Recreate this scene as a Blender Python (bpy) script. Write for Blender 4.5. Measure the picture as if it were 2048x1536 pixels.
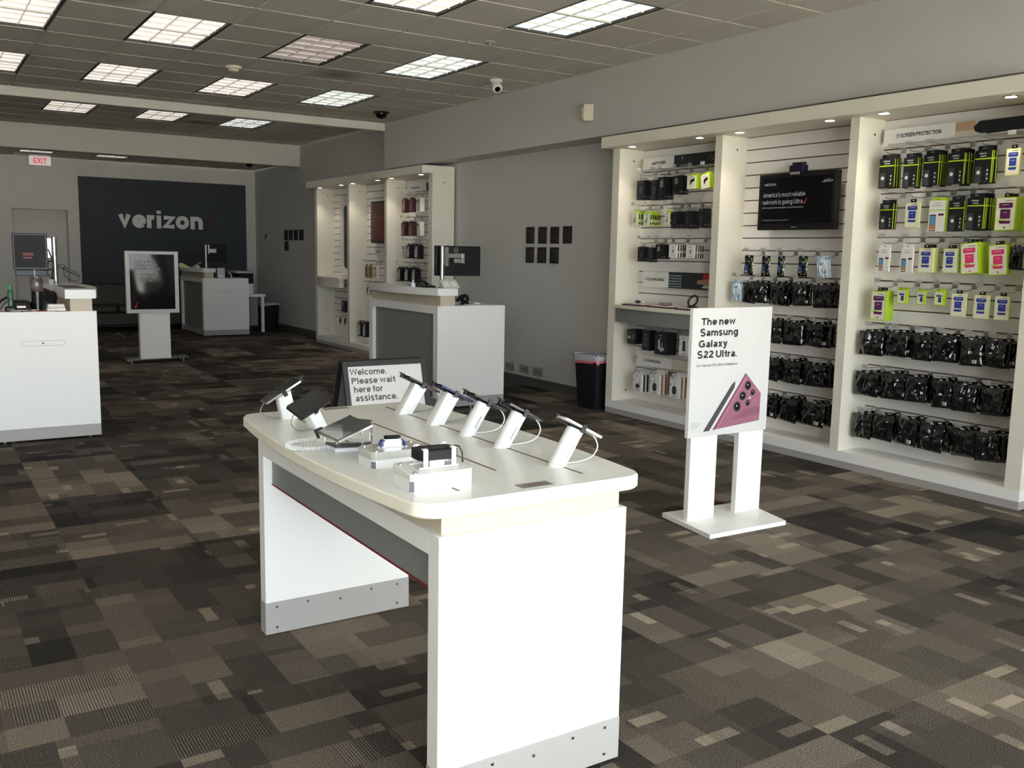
import bpy, bmesh, math, random
from mathutils import Matrix, Vector, noise, geometry
random.seed(7)
R = math.radians
for _o in list(bpy.data.objects): bpy.data.objects.remove(_o)
SC = bpy.context.scene
COL = SC.collection

# ------------------------------------------------------------------ camera
YAW, PITCH, ROLL, FOC, EYE = R(32.944), R(7.893), R(1.108), 1866.96, 1.53
_f = Vector((math.sin(YAW)*math.cos(PITCH), math.cos(YAW)*math.cos(PITCH), -math.sin(PITCH)))
_r = Vector((math.cos(YAW), -math.sin(YAW), 0))
_u = _r.cross(_f)
_r2 = math.cos(ROLL)*_r + math.sin(ROLL)*_u
_u2 = -math.sin(ROLL)*_r + math.cos(ROLL)*_u
cd = bpy.data.cameras.new('camera'); cam = bpy.data.objects.new('camera', cd); COL.objects.link(cam)
cd.sensor_width = 36; cd.lens = FOC/2048*36; cd.clip_start = .02; cd.clip_end = 200
mw = Matrix.Identity(4)
for i, v in enumerate((_r2, _u2, -_f)):
    for k in range(3): mw[k][i] = v[k]
mw[2][3] = EYE
cam.matrix_world = mw
SC.camera = cam

# ------------------------------------------------------------------ sky, daylight, exposure
SC.view_settings.view_transform = 'Standard'
SC.view_settings.look = 'None'
SC.view_settings.gamma = 1
SC.view_settings.use_curve_mapping = False
SC.view_settings.exposure = 1.5
W = bpy.data.worlds.new('sky'); SC.world = W; W.use_nodes = True
nt = W.node_tree; nt.nodes.clear()
wo = nt.nodes.new('ShaderNodeOutputWorld'); bg = nt.nodes.new('ShaderNodeBackground')
tc = nt.nodes.new('ShaderNodeTexCoord'); nz = nt.nodes.new('ShaderNodeTexNoise'); rp = nt.nodes.new('ShaderNodeValToRGB')
nz.inputs['Scale'].default_value = 2.2; nz.inputs['Detail'].default_value = 5
rp.color_ramp.elements[0].position = .42; rp.color_ramp.elements[0].color = (.80, .88, 1, 1)
rp.color_ramp.elements[1].position = .62; rp.color_ramp.elements[1].color = (1, .98, .94, 1)
nt.links.new(tc.outputs['Generated'], nz.inputs['Vector']); nt.links.new(nz.outputs['Fac'], rp.inputs['Fac'])
nt.links.new(rp.outputs['Color'], bg.inputs['Color']); nt.links.new(bg.outputs[0], wo.inputs[0])
bg.inputs['Strength'].default_value = 4.4

def area(name, loc, rot, sx, sy, power=0, col=(1, 1, 1), portal=False, spread=None):
    l = bpy.data.lights.new(name, 'AREA'); l.shape = 'RECTANGLE'; l.size = sx; l.size_y = sy
    l.energy = power; l.color = col
    if spread: l.spread = spread
    if portal: l.cycles.is_portal = True
    o = bpy.data.objects.new(name, l); COL.objects.link(o); o.location = loc; o.rotation_euler = rot
    return o
# the glazed storefront behind the camera: portal that guides the sky light through it
FRONT_Y = -1.35
area('storefront_daylight', (.55, FRONT_Y-.03, 1.55), (R(90), 0, 0), 10.4, 2.7, portal=True)

sl = bpy.data.lights.new('sun', 'SUN'); sl.energy = 11; sl.angle = R(1); sl.color = (1, .95, .86)
so = bpy.data.objects.new('sun', sl); COL.objects.link(so); so.rotation_euler = (R(13), R(-6), 0)   # high sun on the pavement outside

# ------------------------------------------------------------------ materials
def lin(c):
    return tuple(((x/255)/12.92 if x/255 <= .04045 else ((x/255+.055)/1.055)**2.4) for x in c)
MATS = {}
def mat(name, c, rough=.5, metal=0., var=.04, bump=0., bscale=60., emis=0., ecol=None, trans=0., ior=1.45, coat=0., spec=None):
    if name in MATS: return MATS[name]
    m = bpy.data.materials.new(name); m.use_nodes = True
    t = m.node_tree; p = t.nodes['Principled BSDF']
    col = lin(c)
    p.inputs['Roughness'].default_value = rough; p.inputs['Metallic'].default_value = metal
    p.inputs['IOR'].default_value = ior
    if spec is not None: p.inputs['Specular IOR Level'].default_value = spec
    if coat: p.inputs['Coat Weight'].default_value = coat; p.inputs['Coat Roughness'].default_value = .08
    if trans: p.inputs['Transmission Weight'].default_value = trans
    tcn = t.nodes.new('ShaderNodeTexCoord')
    n = t.nodes.new('ShaderNodeTexNoise'); n.inputs['Scale'].default_value = 6; n.inputs['Detail'].default_value = 4
    t.links.new(tcn.outputs['Object'], n.inputs['Vector'])
    mx = t.nodes.new('ShaderNodeMix'); mx.data_type = 'RGBA'
    mx.inputs[6].default_value = (*[x*(1-var) for x in col], 1); mx.inputs[7].default_value = (*[min(1, x*(1+var)) for x in col], 1)
    t.links.new(n.outputs['Fac'], mx.inputs[0]); t.links.new(mx.outputs[2], p.inputs['Base Color'])
    if bump:
        n2 = t.nodes.new('ShaderNodeTexNoise'); n2.inputs['Scale'].default_value = bscale; n2.inputs['Detail'].default_value = 3
        t.links.new(tcn.outputs['Object'], n2.inputs['Vector'])
        b = t.nodes.new('ShaderNodeBump'); b.inputs['Strength'].default_value = bump; b.inputs['Distance'].default_value = .01
        t.links.new(n2.outputs['Fac'], b.inputs['Height']); t.links.new(b.outputs[0], p.inputs['Normal'])
    if emis:
        p.inputs['Emission Color'].default_value = (*lin(ecol or c), 1); p.inputs['Emission Strength'].default_value = emis
    MATS[name] = m
    return m
WHITE = mat('white_laminate', (236, 234, 230), .38, var=.015)
TOPW = mat('tabletop_laminate', (222, 223, 217), .30, var=.012)
EDGE = mat('cream_edge', (232, 226, 208), .45, var=.03)
BEIGE = mat('beige_riser', (196, 184, 162), .5)
GREYP = mat('grey_panel', (128, 130, 126), .5)
KICK = mat('grey_kickplate', (166, 162, 158), .45)
WARMW = mat('warm_white_panel', (228, 222, 206), .45, var=.02)
SLATW = mat('slatwall_white', (238, 234, 229), .45, var=.02)
GROOVE = mat('brown_groove', (96, 66, 50), .6)
REDS = mat('dark_red_strip', (130, 30, 38), .5)
SLOT = mat('brown_slot', (92, 62, 52), .6)
BLACK = mat('black_plastic', (18, 18, 20), .35)
MBLACK = mat('matt_black', (14, 14, 15), .7)
GLOSSB = mat('glossy_black_film', (13, 13, 14), .10, bump=.5, bscale=26, coat=.6)
SCREENB = mat('dark_screen', (9, 10, 11), .42, spec=.2)
CHROME = mat('chrome', (205, 205, 205), .2, 1.)
STEEL = mat('brushed_steel', (178, 178, 176), .34, 1.)
SILV = mat('silver_plastic', (190, 190, 186), .35, .5)
WP = mat('white_plastic', (222, 223, 221), .32, var=.01)
WCARD = mat('white_card', (232, 230, 224), .6)
INK = mat('dark_ink', (44, 44, 46), .6)
INKG = mat('grey_ink', (110, 110, 112), .6)
RED = mat('signal_red', (196, 30, 36), .5)
WALLM = mat('wall_paint_grey', (198, 196, 191), .85, var=.03, bump=.05, bscale=220)
WALLL = mat('wall_paint_light', (212, 207, 197), .85, var=.03, bump=.05, bscale=220)
ACCENT = mat('accent_charcoal_paint', (62, 66, 69), .75, var=.03, bump=.04, bscale=200)
BASEB = mat('baseboard_rubber', (84, 82, 78), .6)
LIME = mat('lime_card', (172, 206, 32), .5)
LIMEP = mat('pale_lime_card', (214, 222, 150), .5)
CREAM = mat('cream_card', (228, 224, 204), .55)
BLUE = mat('blue_print', (44, 62, 150), .5)
PURP = mat('purple_print', (92, 28, 84), .5)
PINK = mat('pink_print', (222, 62, 110), .5)
DOTW = mat('pale_dot_print', (214, 222, 196), .5)
PHONEG = mat('phone_print_grey', (62, 62, 70), .5)
SKYP = mat('phone_print_sky', (96, 150, 190), .5)
ORNG = mat('phone_print_orange', (190, 128, 84), .5)
CYAN = mat('cyan_print', (40, 150, 205), .5)
KRAFT = mat('kraft_brown_card', (150, 104, 70), .7)
CLEARP = mat('clear_tag', (206, 210, 208), .3, trans=.8, ior=1.15, spec=.2)
ACRYL = mat('clear_acrylic', (245, 248, 248), .04, trans=.96, ior=1.49, var=0)
def thin_glass():
    m = bpy.data.materials.new('window_glass'); m.use_nodes = True; t = m.node_tree; t.nodes.clear()
    o = t.nodes.new('ShaderNodeOutputMaterial'); a = t.nodes.new('ShaderNodeBsdfTransparent'); g = t.nodes.new('ShaderNodeBsdfGlossy'); x = t.nodes.new('ShaderNodeMixShader'); f = t.nodes.new('ShaderNodeFresnel')
    a.inputs[0].default_value = (.93, .95, .94, 1); g.inputs['Roughness'].default_value = .0; f.inputs[0].default_value = 1.45
    t.links.new(f.outputs[0], x.inputs[0]); t.links.new(a.outputs[0], x.inputs[1]); t.links.new(g.outputs[0], x.inputs[2]); t.links.new(x.outputs[0], o.inputs[0]); return m
GLASS = thin_glass()
BAGLINER = mat('bin_liner', (225, 228, 232), .3, trans=.4, ior=1.2)
PINKTIE = mat('pink_liner_tie', (214, 110, 128), .4)
DARKBIN = mat('bin_black', (15, 16, 19), .5)
SOFA = mat('brown_sofa_leather', (58, 50, 40), .5, var=.12, bump=.15, bscale=40)
GREEN = mat('green_bottle', (40, 150, 80), .25)

def emit_mat(name, c, s):
    m = bpy.data.materials.new(name); m.use_nodes = True; t = m.node_tree
    p = t.nodes['Principled BSDF']; p.inputs['Base Color'].default_value = (*lin(c), 1)
    p.inputs['Emission Color'].default_value = (*lin(c), 1); p.inputs['Emission Strength'].default_value = s
    MATS[name] = m; return m

def carpet():
    m = bpy.data.materials.new('carpet_tiles'); m.use_nodes = True; t = m.node_tree; p = t.nodes['Principled BSDF']
    N = t.nodes.new; L = t.links.new
    p.inputs['Roughness'].default_value = .95; p.inputs['Specular IOR Level'].default_value = .15
    co = N('ShaderNodeTexCoord')
    def math_(op, a, b=None, c=None):
        n = N('ShaderNodeMath'); n.operation = op
        for i, v in enumerate((a, b, c)):
            if v is None: continue
            if isinstance(v, (int, float)): n.inputs[i].default_value = v
            else: L(v, n.inputs[i])
        return n.outputs[0]
    sep = N('ShaderNodeSeparateXYZ'); L(co.outputs['Object'], sep.inputs[0])
    X, Y = sep.outputs[0], sep.outputs[1]
    T = .61
    tx = math_('FLOOR', math_('DIVIDE', X, T)); ty = math_('FLOOR', math_('DIVIDE', Y, T))
    fx = math_('FRACT', math_('DIVIDE', X, T)); fy = math_('FRACT', math_('DIVIDE', Y, T))
    def wn(a, b, w=0):
        c = N('ShaderNodeCombineXYZ'); L(a, c.inputs[0]); L(b, c.inputs[1]); c.inputs[2].default_value = w
        n = N('ShaderNodeTexWhiteNoise'); n.noise_dimensions = '3D'; L(c.outputs[0], n.inputs['Vector']); return n.outputs['Value']
    # every tile is laid turned or not turned: swap its axes
    turn = math_('GREATER_THAN', wn(tx, ty, 3.3), .5)
    def mixf(f, a, b):
        n = N('ShaderNodeMix'); n.data_type = 'FLOAT'
        for i, v in ((0, f), (2, a), (3, b)):
            if isinstance(v, (int, float)): n.inputs[i].default_value = v
            else: L(v, n.inputs[i])
        return n.outputs[0]
    U = mixf(turn, X, Y); V = mixf(turn, Y, X)
    # long and short blocks woven into the tiles
    def cells(su, sv, ou, w):
        row = math_('FLOOR', math_('DIVIDE', V, sv))
        off = math_('MULTIPLY', wn(row, tx, w+1), su)
        cu = math_('FLOOR', math_('DIVIDE', math_('ADD', math_('ADD', U, off), ou), su))
        c = N('ShaderNodeCombineXYZ'); L(cu, c.inputs[0]); L(row, c.inputs[1])
        k = math_('MULTIPLY_ADD', tx, 17.3, math_('MULTIPLY', ty, 5.7)); L(k, c.inputs[2])
        n = N('ShaderNodeTexWhiteNoise'); n.noise_dimensions = '3D'; L(c.outputs[0], n.inputs['Vector'])
        return n.outputs['Value']
    tile = wn(tx, ty, 9.1)
    big = cells(.305, .305, .0, 1.7)
    med = cells(.42, .1525, .1, 4.2)
    sml = cells(.16, .0508, .05, 8.8)
    smask = math_('MULTIPLY', math_('GREATER_THAN', cells(.16, .0508, .05, 6.1), .96), .45)
    v = math_('MULTIPLY_ADD', tile, .46, math_('MULTIPLY', big, .22))
    v = math_('MULTIPLY_ADD', med, .28, v)
    v = math_('ADD', v, math_('MULTIPLY', smask, math_('SUBTRACT', sml, .25)))
    # woven ribs on some blocks
    ribm = math_('GREATER_THAN', cells(.305, .1525, .2, 12.4), .68)
    rib = math_('SINE', math_('MULTIPLY', U, 2*math.pi/.0095))
    rib2 = math_('SINE', math_('MULTIPLY', V, 2*math.pi/.016))
    ribv = math_('MULTIPLY', math_('MULTIPLY', rib, math_('MULTIPLY_ADD', rib2, .25, .75)), math_('MULTIPLY', ribm, .30))
    pile = N('ShaderNodeTexNoise'); pile.inputs['Scale'].default_value = 260; pile.inputs['Detail'].default_value = 2
    L(co.outputs['Object'], pile.inputs['Vector'])
    pv = math_('MULTIPLY', math_('SUBTRACT', pile.outputs['Fac'], .5), 1.5)
    tot = math_('ADD', math_('ADD', v, ribv), pv)
    cr = N('ShaderNodeValToRGB'); e = cr.color_ramp.elements
    e[0].position = 0.1; e[0].color = (*lin((34, 32, 30)), 1); e[1].position = 1.0; e[1].color = (*lin((158, 146, 128)), 1)
    a = e.new(.36); a.color = (*lin((60, 56, 51)), 1); b = e.new(.66); b.color = (*lin((98, 89, 79)), 1)
    L(tot, cr.inputs[0]); L(cr.outputs[0], p.inputs['Base Color'])
    bm_ = N('ShaderNodeBump'); bm_.inputs['Strength'].default_value = .35; bm_.inputs['Distance'].default_value = .004
    L(math_('ADD', pv, ribv), bm_.inputs['Height']); L(bm_.outputs[0], p.inputs['Normal'])
    return m
CARPET = carpet()

def ceiling_tile():
    m = bpy.data.materials.new('ceiling_tile_mineral'); m.use_nodes = True; t = m.node_tree; p = t.nodes['Principled BSDF']
    N = t.nodes.new; L = t.links.new
    p.inputs['Roughness'].default_value = .9
    co = N('ShaderNodeTexCoord')
    n1 = N('ShaderNodeTexNoise'); n1.inputs['Scale'].default_value = .9; n1.inputs['Detail'].default_value = 3
    n2 = N('ShaderNodeTexNoise'); n2.inputs['Scale'].default_value = 90; n2.inputs['Detail'].default_value = 3
    L(co.outputs['Object'], n1.inputs['Vector']); L(co.outputs['Object'], n2.inputs['Vector'])
    cr = N('ShaderNodeValToRGB'); e = cr.color_ramp.elements
    e[0].position = .3; e[0].color = (*lin((194, 189, 179)), 1); e[1].position = .7; e[1].color = (*lin((208, 203, 193)), 1)
    L(n1.outputs['Fac'], cr.inputs[0])
    last = cr.outputs[0]
    for (sx, sy) in ((3.85, 9.36), (1.32, 7.5), (3.86, 14.75)):       # sooty dirt marks on three tiles
        d = N('ShaderNodeVectorMath'); d.operation = 'SUBTRACT'; L(co.outputs['Object'], d.inputs[0]); d.inputs[1].default_value = (sx, sy, 3.38)
        q = N('ShaderNodeVectorMath'); q.operation = 'LENGTH'; L(d.outputs[0], q.inputs[0])
        r_ = N('ShaderNodeMapRange'); r_.inputs[1].default_value = .08; r_.inputs[2].default_value = .34; r_.inputs[3].default_value = .62; r_.inputs[4].default_value = 0; L(q.outputs['Value'], r_.inputs[0])
        x_ = N('ShaderNodeMix'); x_.data_type = 'RGBA'; L(r_.outputs[0], x_.inputs[0]); L(last, x_.inputs[6]); x_.inputs[7].default_value = (*lin((84, 74, 62)), 1); last = x_.outputs[2]
    L(last, p.inputs['Base Color'])
    b = N('ShaderNodeBump'); b.inputs['Strength'].default_value = .25; b.inputs['Distance'].default_value = .004
    L(n2.outputs['Fac'], b.inputs['Height']); L(b.outputs[0], p.inputs['Normal'])
    return m
CEIL = ceiling_tile()
GRID = mat('ceiling_grid_paint', (206, 202, 194), .5)
TROFF = mat('light_frame_dark', (58, 56, 52), .6)

# ------------------------------------------------------------------ mesh helpers
WM = {}   # object -> world matrix (built without the depsgraph)
def frame(o, u, v):
    u = Vector(u).normalized(); v = Vector(v).normalized(); w = u.cross(v)
    m = Matrix.Identity(4)
    for k in range(3):
        m[k][0] = u[k]; m[k][1] = v[k]; m[k][2] = w[k]; m[k][3] = o[k]
    return m
class MB:
    def __init__(s, xf=None): s.v = []; s.f = []; s.mi = []; s.xf = xf
    def add(s, pts, faces, m=0, xf=None):
        b = len(s.v); x = xf or s.xf
        for p in pts: s.v.append(tuple(x @ Vector(p)) if x else tuple(p))
        for f in faces: s.f.append([b+i for i in f]); s.mi.append(m)
        return s
    def box(s, x0, x1, y0, y1, z0, z1, m=0, xf=None):
        P = [(x, y, z) for z in (z0, z1) for y in (y0, y1) for x in (x0, x1)]
        return s.add(P, [(0, 2, 3, 1), (4, 5, 7, 6), (0, 1, 5, 4), (2, 6, 7, 3), (0, 4, 6, 2), (1, 3, 7, 5)], m, xf)
    def quad(s, a, b, c, d, m=0, xf=None): return s.add([a, b, c, d], [(0, 1, 2, 3)], m, xf)
    def prism(s, poly, c0, c1, m=0, xf=None, axis='z', m2=None):
        n = len(poly)
        def P(a, b, c): return {'z': (a, b, c), 'y': (a, c, b), 'x': (c, a, b)}[axis]
        pts = [P(a, b, c0) for a, b in poly]+[P(a, b, c1) for a, b in poly]
        s.add(pts, [tuple(range(n))[::-1], tuple(range(n, 2*n))], m, xf)
        return s.add(pts, [(i, (i+1) % n, n+(i+1) % n, n+i) for i in range(n)], m if m2 is None else m2, xf)
    def rings(s, rings, m=0, xf=None, cap=True):
        n = len(rings[0]); pts = [p for r in rings for p in r]; F = []
        for k in range(len(rings)-1):
            for i in range(n): F.append((k*n+i, k*n+(i+1) % n, (k+1)*n+(i+1) % n, (k+1)*n+i))
        if cap: F.append(tuple(range(n))[::-1]); F.append(tuple(range((len(rings)-1)*n, len(rings)*n)))
        return s.add(pts, F, m, xf)
    def cyl(s, a, b, r0, r1=None, n=16, m=0, xf=None):
        a = Vector(a); b = Vector(b); r1 = r0 if r1 is None else r1
        d = (b-a).normalized(); u = d.orthogonal().normalized(); w = d.cross(u)
        R_ = [[tuple(c+(u*math.cos(2*math.pi*i/n)+w*math.sin(2*math.pi*i/n))*r) for i in range(n)] for c, r in ((a, r0), (b, r1))]
        return s.rings(R_, m, xf)
    def tube(s, pts, r, n=8, m=0, xf=None):
        pts = [Vector(p) for p in pts]; rg = []; u = None
        for i, p in enumerate(pts):
            d = (pts[min(i+1, len(pts)-1)]-pts[max(i-1, 0)]).normalized()
            if u is None: u = d.orthogonal().normalized()
            else:
                u = (u-d*u.dot(d))
                u = u.normalized() if u.length > 1e-6 else d.orthogonal().normalized()
            w = d.cross(u)
            rg.append([tuple(p+(u*math.cos(2*math.pi*k/n)+w*math.sin(2*math.pi*k/n))*r) for k in range(n)])
        return s.rings(rg, m, xf)
    def lathe(s, prof, c=(0, 0, 0), n=24, m=0, xf=None, sx=1, sy=1):
        rg = [[(c[0]+r*math.cos(2*math.pi*i/n)*sx, c[1]+r*math.sin(2*math.pi*i/n)*sy, c[2]+z) for i in range(n)] for r, z in prof]
        return s.rings(rg, m, xf)
    def sphere(s, c, r, m=0, xf=None, sz=1, n=16):
        pr = [(max(1e-4, r*math.sin(math.pi*k/10)), -r*sz*math.cos(math.pi*k/10)) for k in range(11)]
        return s.lathe(pr, c, n, m, xf)
    def disc(s, c, r, m=0, xf=None, n=20, ry=None):
        ry = ry or r
        return s.add([(c[0]+r*math.cos(2*math.pi*i/n), c[1]+ry*math.sin(2*math.pi*i/n), c[2]) for i in range(n)], [tuple(range(n))], m, xf)
    def mesh(s, name, mats, smooth=True, ang=35):
        me = bpy.data.meshes.new(name); me.from_pydata(s.v, [], s.f)
        for m in (mats if isinstance(mats, (list, tuple)) else [mats]): me.materials.append(m)
        me.polygons.foreach_set('material_index', s.mi); me.update()
        bm = bmesh.new(); bm.from_mesh(me); bmesh.ops.recalc_face_normals(bm, faces=bm.faces) if s.closed() else None
        bm.to_mesh(me); bm.free()
        if smooth:
            me.shade_smooth(); me.set_sharp_from_angle(angle=R(ang))
        return me
    def closed(s): return True
    def build(s, name, mats, parent=None, loc=None, smooth=True, bevel=0, seg=2, ang=35):
        me = s.mesh(name, mats, smooth, ang)
        o = bpy.data.objects.new(name, me); COL.objects.link(o)
        if parent is not None:
            M_ = WM.get(parent.name, Matrix.Identity(4)); me.transform(M_.inverted()); o.parent = parent
            WM[o.name] = M_.copy()
        elif loc is not None:
            me.transform(Matrix.Translation(-Vector(loc))); o.location = loc; WM[o.name] = Matrix.Translation(Vector(loc))
        else: WM[o.name] = Matrix.Identity(4)
        if bevel:
            b = o.modifiers.new('bevel', 'BEVEL'); b.width = bevel; b.segments = seg; b.limit_method = 'ANGLE'; b.angle_limit = R(40)
            b.harden_normals = False
        return o
def tag(o, label, cat, group=None):
    o['label'] = label; o['category'] = cat
    if group: o['group'] = group
    return o
def struct(o): o['kind'] = 'structure'; return o
def thing(name, label, cat, loc=(0, 0, 0), rz=0., group=None):
    o = bpy.data.objects.new(name, None); COL.objects.link(o); o.empty_display_size = .05
    o.location = loc; o.rotation_euler = (0, 0, rz)
    WM[o.name] = Matrix.Translation(Vector(loc)) @ Matrix.Rotation(rz, 4, 'Z')
    return tag(o, label, cat, group)
def dup(root, loc=None, rz=None, label=None, group=None, name=None):
    def cp(o, par):
        c = o.copy(); COL.objects.link(c); c.parent = par
        for ch in list(o.children): cp(ch, c)
        return c
    r = cp(root, None)
    if loc is not None: r.location = loc
    if rz is not None: r.rotation_euler = (0, 0, rz)
    if label: r['label'] = label
    if group: r['group'] = group
    return r
TXT = {}
def AR(cx, cy, rx, ry, a0, a1, n=0):
    n = n or max(4, int(abs(a1-a0)/15)); return [(cx+rx*math.cos(R(a0+(a1-a0)*k/n)), cy+ry*math.sin(R(a0+(a1-a0)*k/n))) for k in range(n+1)]
RING = lambda cx, cy, rx, ry: ('o', AR(cx, cy, rx, ry, 0, 360, 28)[:-1])
def glyphs(h):
    """a plain bold grotesque drawn as strokes of half width h: char -> (advance, strokes)"""
    X, C = .53, .72; G = {}
    st = lambda x, y0=0, y1=X: [(x, y0), (x, y1)]
    l = h; o = RING(.27, X/2, .27-h, X/2+.01-h)
    G['a'] = (.50, [RING(.225, .155, .215-h, .165-h), st(.46-h, 0, .34), [(.46-h, .30)]+AR(.245, .34, .215-h, .20-h, 0, 165)])
    G['b'] = (.58, [st(l, 0, C), RING(.30, X/2, .27-h, X/2+.01-h)]); G['d'] = (.58, [o, st(.55-h, 0, C)]); G['p'] = (.58, [st(l, -.2, X), RING(.30, X/2, .27-h, X/2+.01-h)]); G['q'] = (.58, [o, st(.55-h, -.2, X)])
    G['c'] = (.51, [AR(.27, X/2, .27-h, X/2+.01-h, 42, 318)]); G['e'] = (.54, [AR(.27, X/2, .27-h, X/2+.01-h, -6, 322), [(.08, X/2-.01), (.52, X/2-.01)]]); G['o'] = (.57, [o])
    G['f'] = (.33, [[(.09+h, 0), (.09+h, .54)]+AR(.24+h*.6, .56, .15-h*.4, .16-h, 180, 92), [(.0, X-h), (.31, X-h)]])
    G['g'] = (.58, [o, [(.55-h, X), (.55-h, .0)]+AR(.285, -.02, .265-h, .19-h, 0, -155)])
    ar = lambda x0, x1: [(x0, 0), (x0, X*.5)]+AR((x0+x1)/2, X*.56, (x1-x0)/2, X*.44-h, 180, 0)+[(x1, 0)]
    G['n'] = (.55, [st(l), ar(l, .51-h)]); G['h'] = (.55, [st(l, 0, C), ar(l, .51-h)]); G['m'] = (.83, [st(l), ar(l, .43), ar(.43, .79-h+.02)])
    G['u'] = (.55, [[(.51-x, X-y) for x, y in ar(.51-h-(.51-h)+l, .51-h)], st(.51-h)])
    G['r'] = (.36, [st(l), [(l, .2), (l, X*.5)]+AR(.27, X*.56, .27-l, X*.44-h, 180, 82)])
    G['i'] = (2*h+.06, [st(l), st(l, .60, C)]); G['l'] = (2*h+.06, [st(l, 0, C)]); G['j'] = (2*h+.06, [st(l, -.18, X), st(l, .60, C)])
    G['k'] = (.52, [st(l, 0, C), [(.46-h, X), (l, .18)], [(.20, .30), (.50-h, 0)]])
    S_ = lambda cx, w, H: AR(cx, H*.73, w-h, H*.27-h*.5-.0, 25, 270)[:-1]+AR(cx, H*.27, w-h+.005, H*.27+.0-h*.5, 90, -158)
    G['s'] = (.48, [[(x, y) for x, y in S_(.225, .215, X)]]); G['S'] = (.64, [S_(.30, .295, C)])
    G['t'] = (.34, [[(.09+h, .68), (.09+h, .17)]+AR(.24+h*.6, .17, .15-h*.4, .17-h, 180, 285), [(0, X-h), (.31, X-h)]])
    G['v'] = (.51, [[(h, X), (.245, .0+h), (.49-h, X)]]); G['w'] = (.76, [[(h, X), (.20, h*1.1), (.365, X-h*.9), (.53, h*1.1), (.73-h, X)]]); G['x'] = (.51, [[(h, X), (.49-h, 0)], [(.49-h, X), (h, 0)]])
    G['y'] = (.51, [[(h, X), (.26, .03)], [(.49-h, X), (.23, -.12), (.17, -.20+h), (.05, -.20+h)]]); G['z'] = (.47, [[(.03, X-h), (.41-h*.3, X-h), (.04+h*.3, h), (.44, h)]])
    G['A'] = (.68, [[(h*.9, 0), (.33, C-h*.6), (.66-h*.9, 0)], [(.15, .20), (.51, .20)]]); G['C'] = (.70, [AR(.36, C/2, .36-h, C/2+.01-h, 45, 315)])
    G['G'] = (.76, [AR(.36, C/2, .36-h, C/2+.01-h, 45, 318)+[(.70-h, .12), (.70-h, .36)], [(.38, .345), (.70, .345)]]); G['O'] = (.78, [RING(.37, C/2, .37-h, C/2+.01-h)]); G['0'] = (.57, [RING(.27, C/2, .27-h, C/2+.01-h)])
    G['D'] = (.70, [[(l, h), (.30, h)]+AR(.30, C/2, .36-h, C/2-h, -90, 90)+[(l, C-h)], st(l, 0, C)])
    G['E'] = (.58, [st(l, 0, C), [(l, C-h), (.54, C-h)], [(l, C/2), (.50, C/2)], [(l, h), (.55, h)]]); G['F'] = (.56, G['E'][1][:3]); G['L'] = (.54, [st(l, 0, C), [(l, h), (.52, h)]])
    G['H'] = (.68, [st(l, 0, C), st(.64-h, 0, C), [(l, C/2), (.6, C/2)]]); G['I'] = (2*h+.07, [st(l, 0, C)]); G['N'] = (.68, [st(l, 0, C), st(.64-h, 0, C), [(l, C-.02), (.64-h, .02)]])
    G['M'] = (.80, [st(l, 0, C), st(.76-h, 0, C), [(l, C-.02), (.38, .06), (.76-h, C-.02)]]); P_ = [(l, C-h), (.32, C-h)]+AR(.32, C-.20, .26-h, .20-h, 90, -90)+[(l, C-.40+h)]
    G['P'] = (.62, [st(l, 0, C), P_]); G['R'] = (.66, [st(l, 0, C), P_, [(.34, .34), (.60-h*.8, 0)]]); G['T'] = (.60, [st(.29, 0, C), [(0, C-h), (.58, C-h)]]); G['U'] = (.68, [[(l, C), (l, .32)]+AR(.32, .27, .32-h, .28-h, 180, 360)+[(.64-h, C)]])
    G['V'] = (.64, [[(h*.9, C), (.31, h), (.62-h*.9, C)]]); G['W'] = (.92, [[(h*.9, C), (.24, h), (.45, C-h), (.66, h), (.90-h*.9, C)]]); G['X'] = (.64, [[(h, C), (.61-h, 0)], [(.61-h, C), (h, 0)]]); G['Y'] = (.62, [[(h, C), (.30, .3), (.6-h, C)], st(.30, 0, .32)]); G['J'] = (.5, [[(.44-h, C), (.44-h, .2)]+AR(.23, .2, .21-h, .2-h, 0, -180)])
    G['1'] = (.42, [[(.04, .56), (.14, .58), (.24, C)], st(.26, 0, C)]); G['2'] = (.57, [AR(.27, C-.22, .25-h, .23-h, 168, -28)+[(.07, h*1.2)], [(.02, h), (.52, h)]]); G['5'] = (.57, [[(.48, C-h), (.14, C-h), (.10, .36)]+AR(.265, .235, .255-h, .245-h, 128, -158)])
    G['$'] = (.60, [S_(.27, .265, C), st(.27, -.06, C+.06)]); G['.'] = (.22, [st(.08, 0, .12)]); G[','] = (.22, [[(.10, .12), (.08, -.1)]]); G["'"] = (.2, [st(.07, .5, C)]); G['+'] = (.5, [[(.04, .3), (.44, .3)], st(.24, .1, .5)]); G[' '] = (.17, [])
    return G
GL = {}
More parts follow.
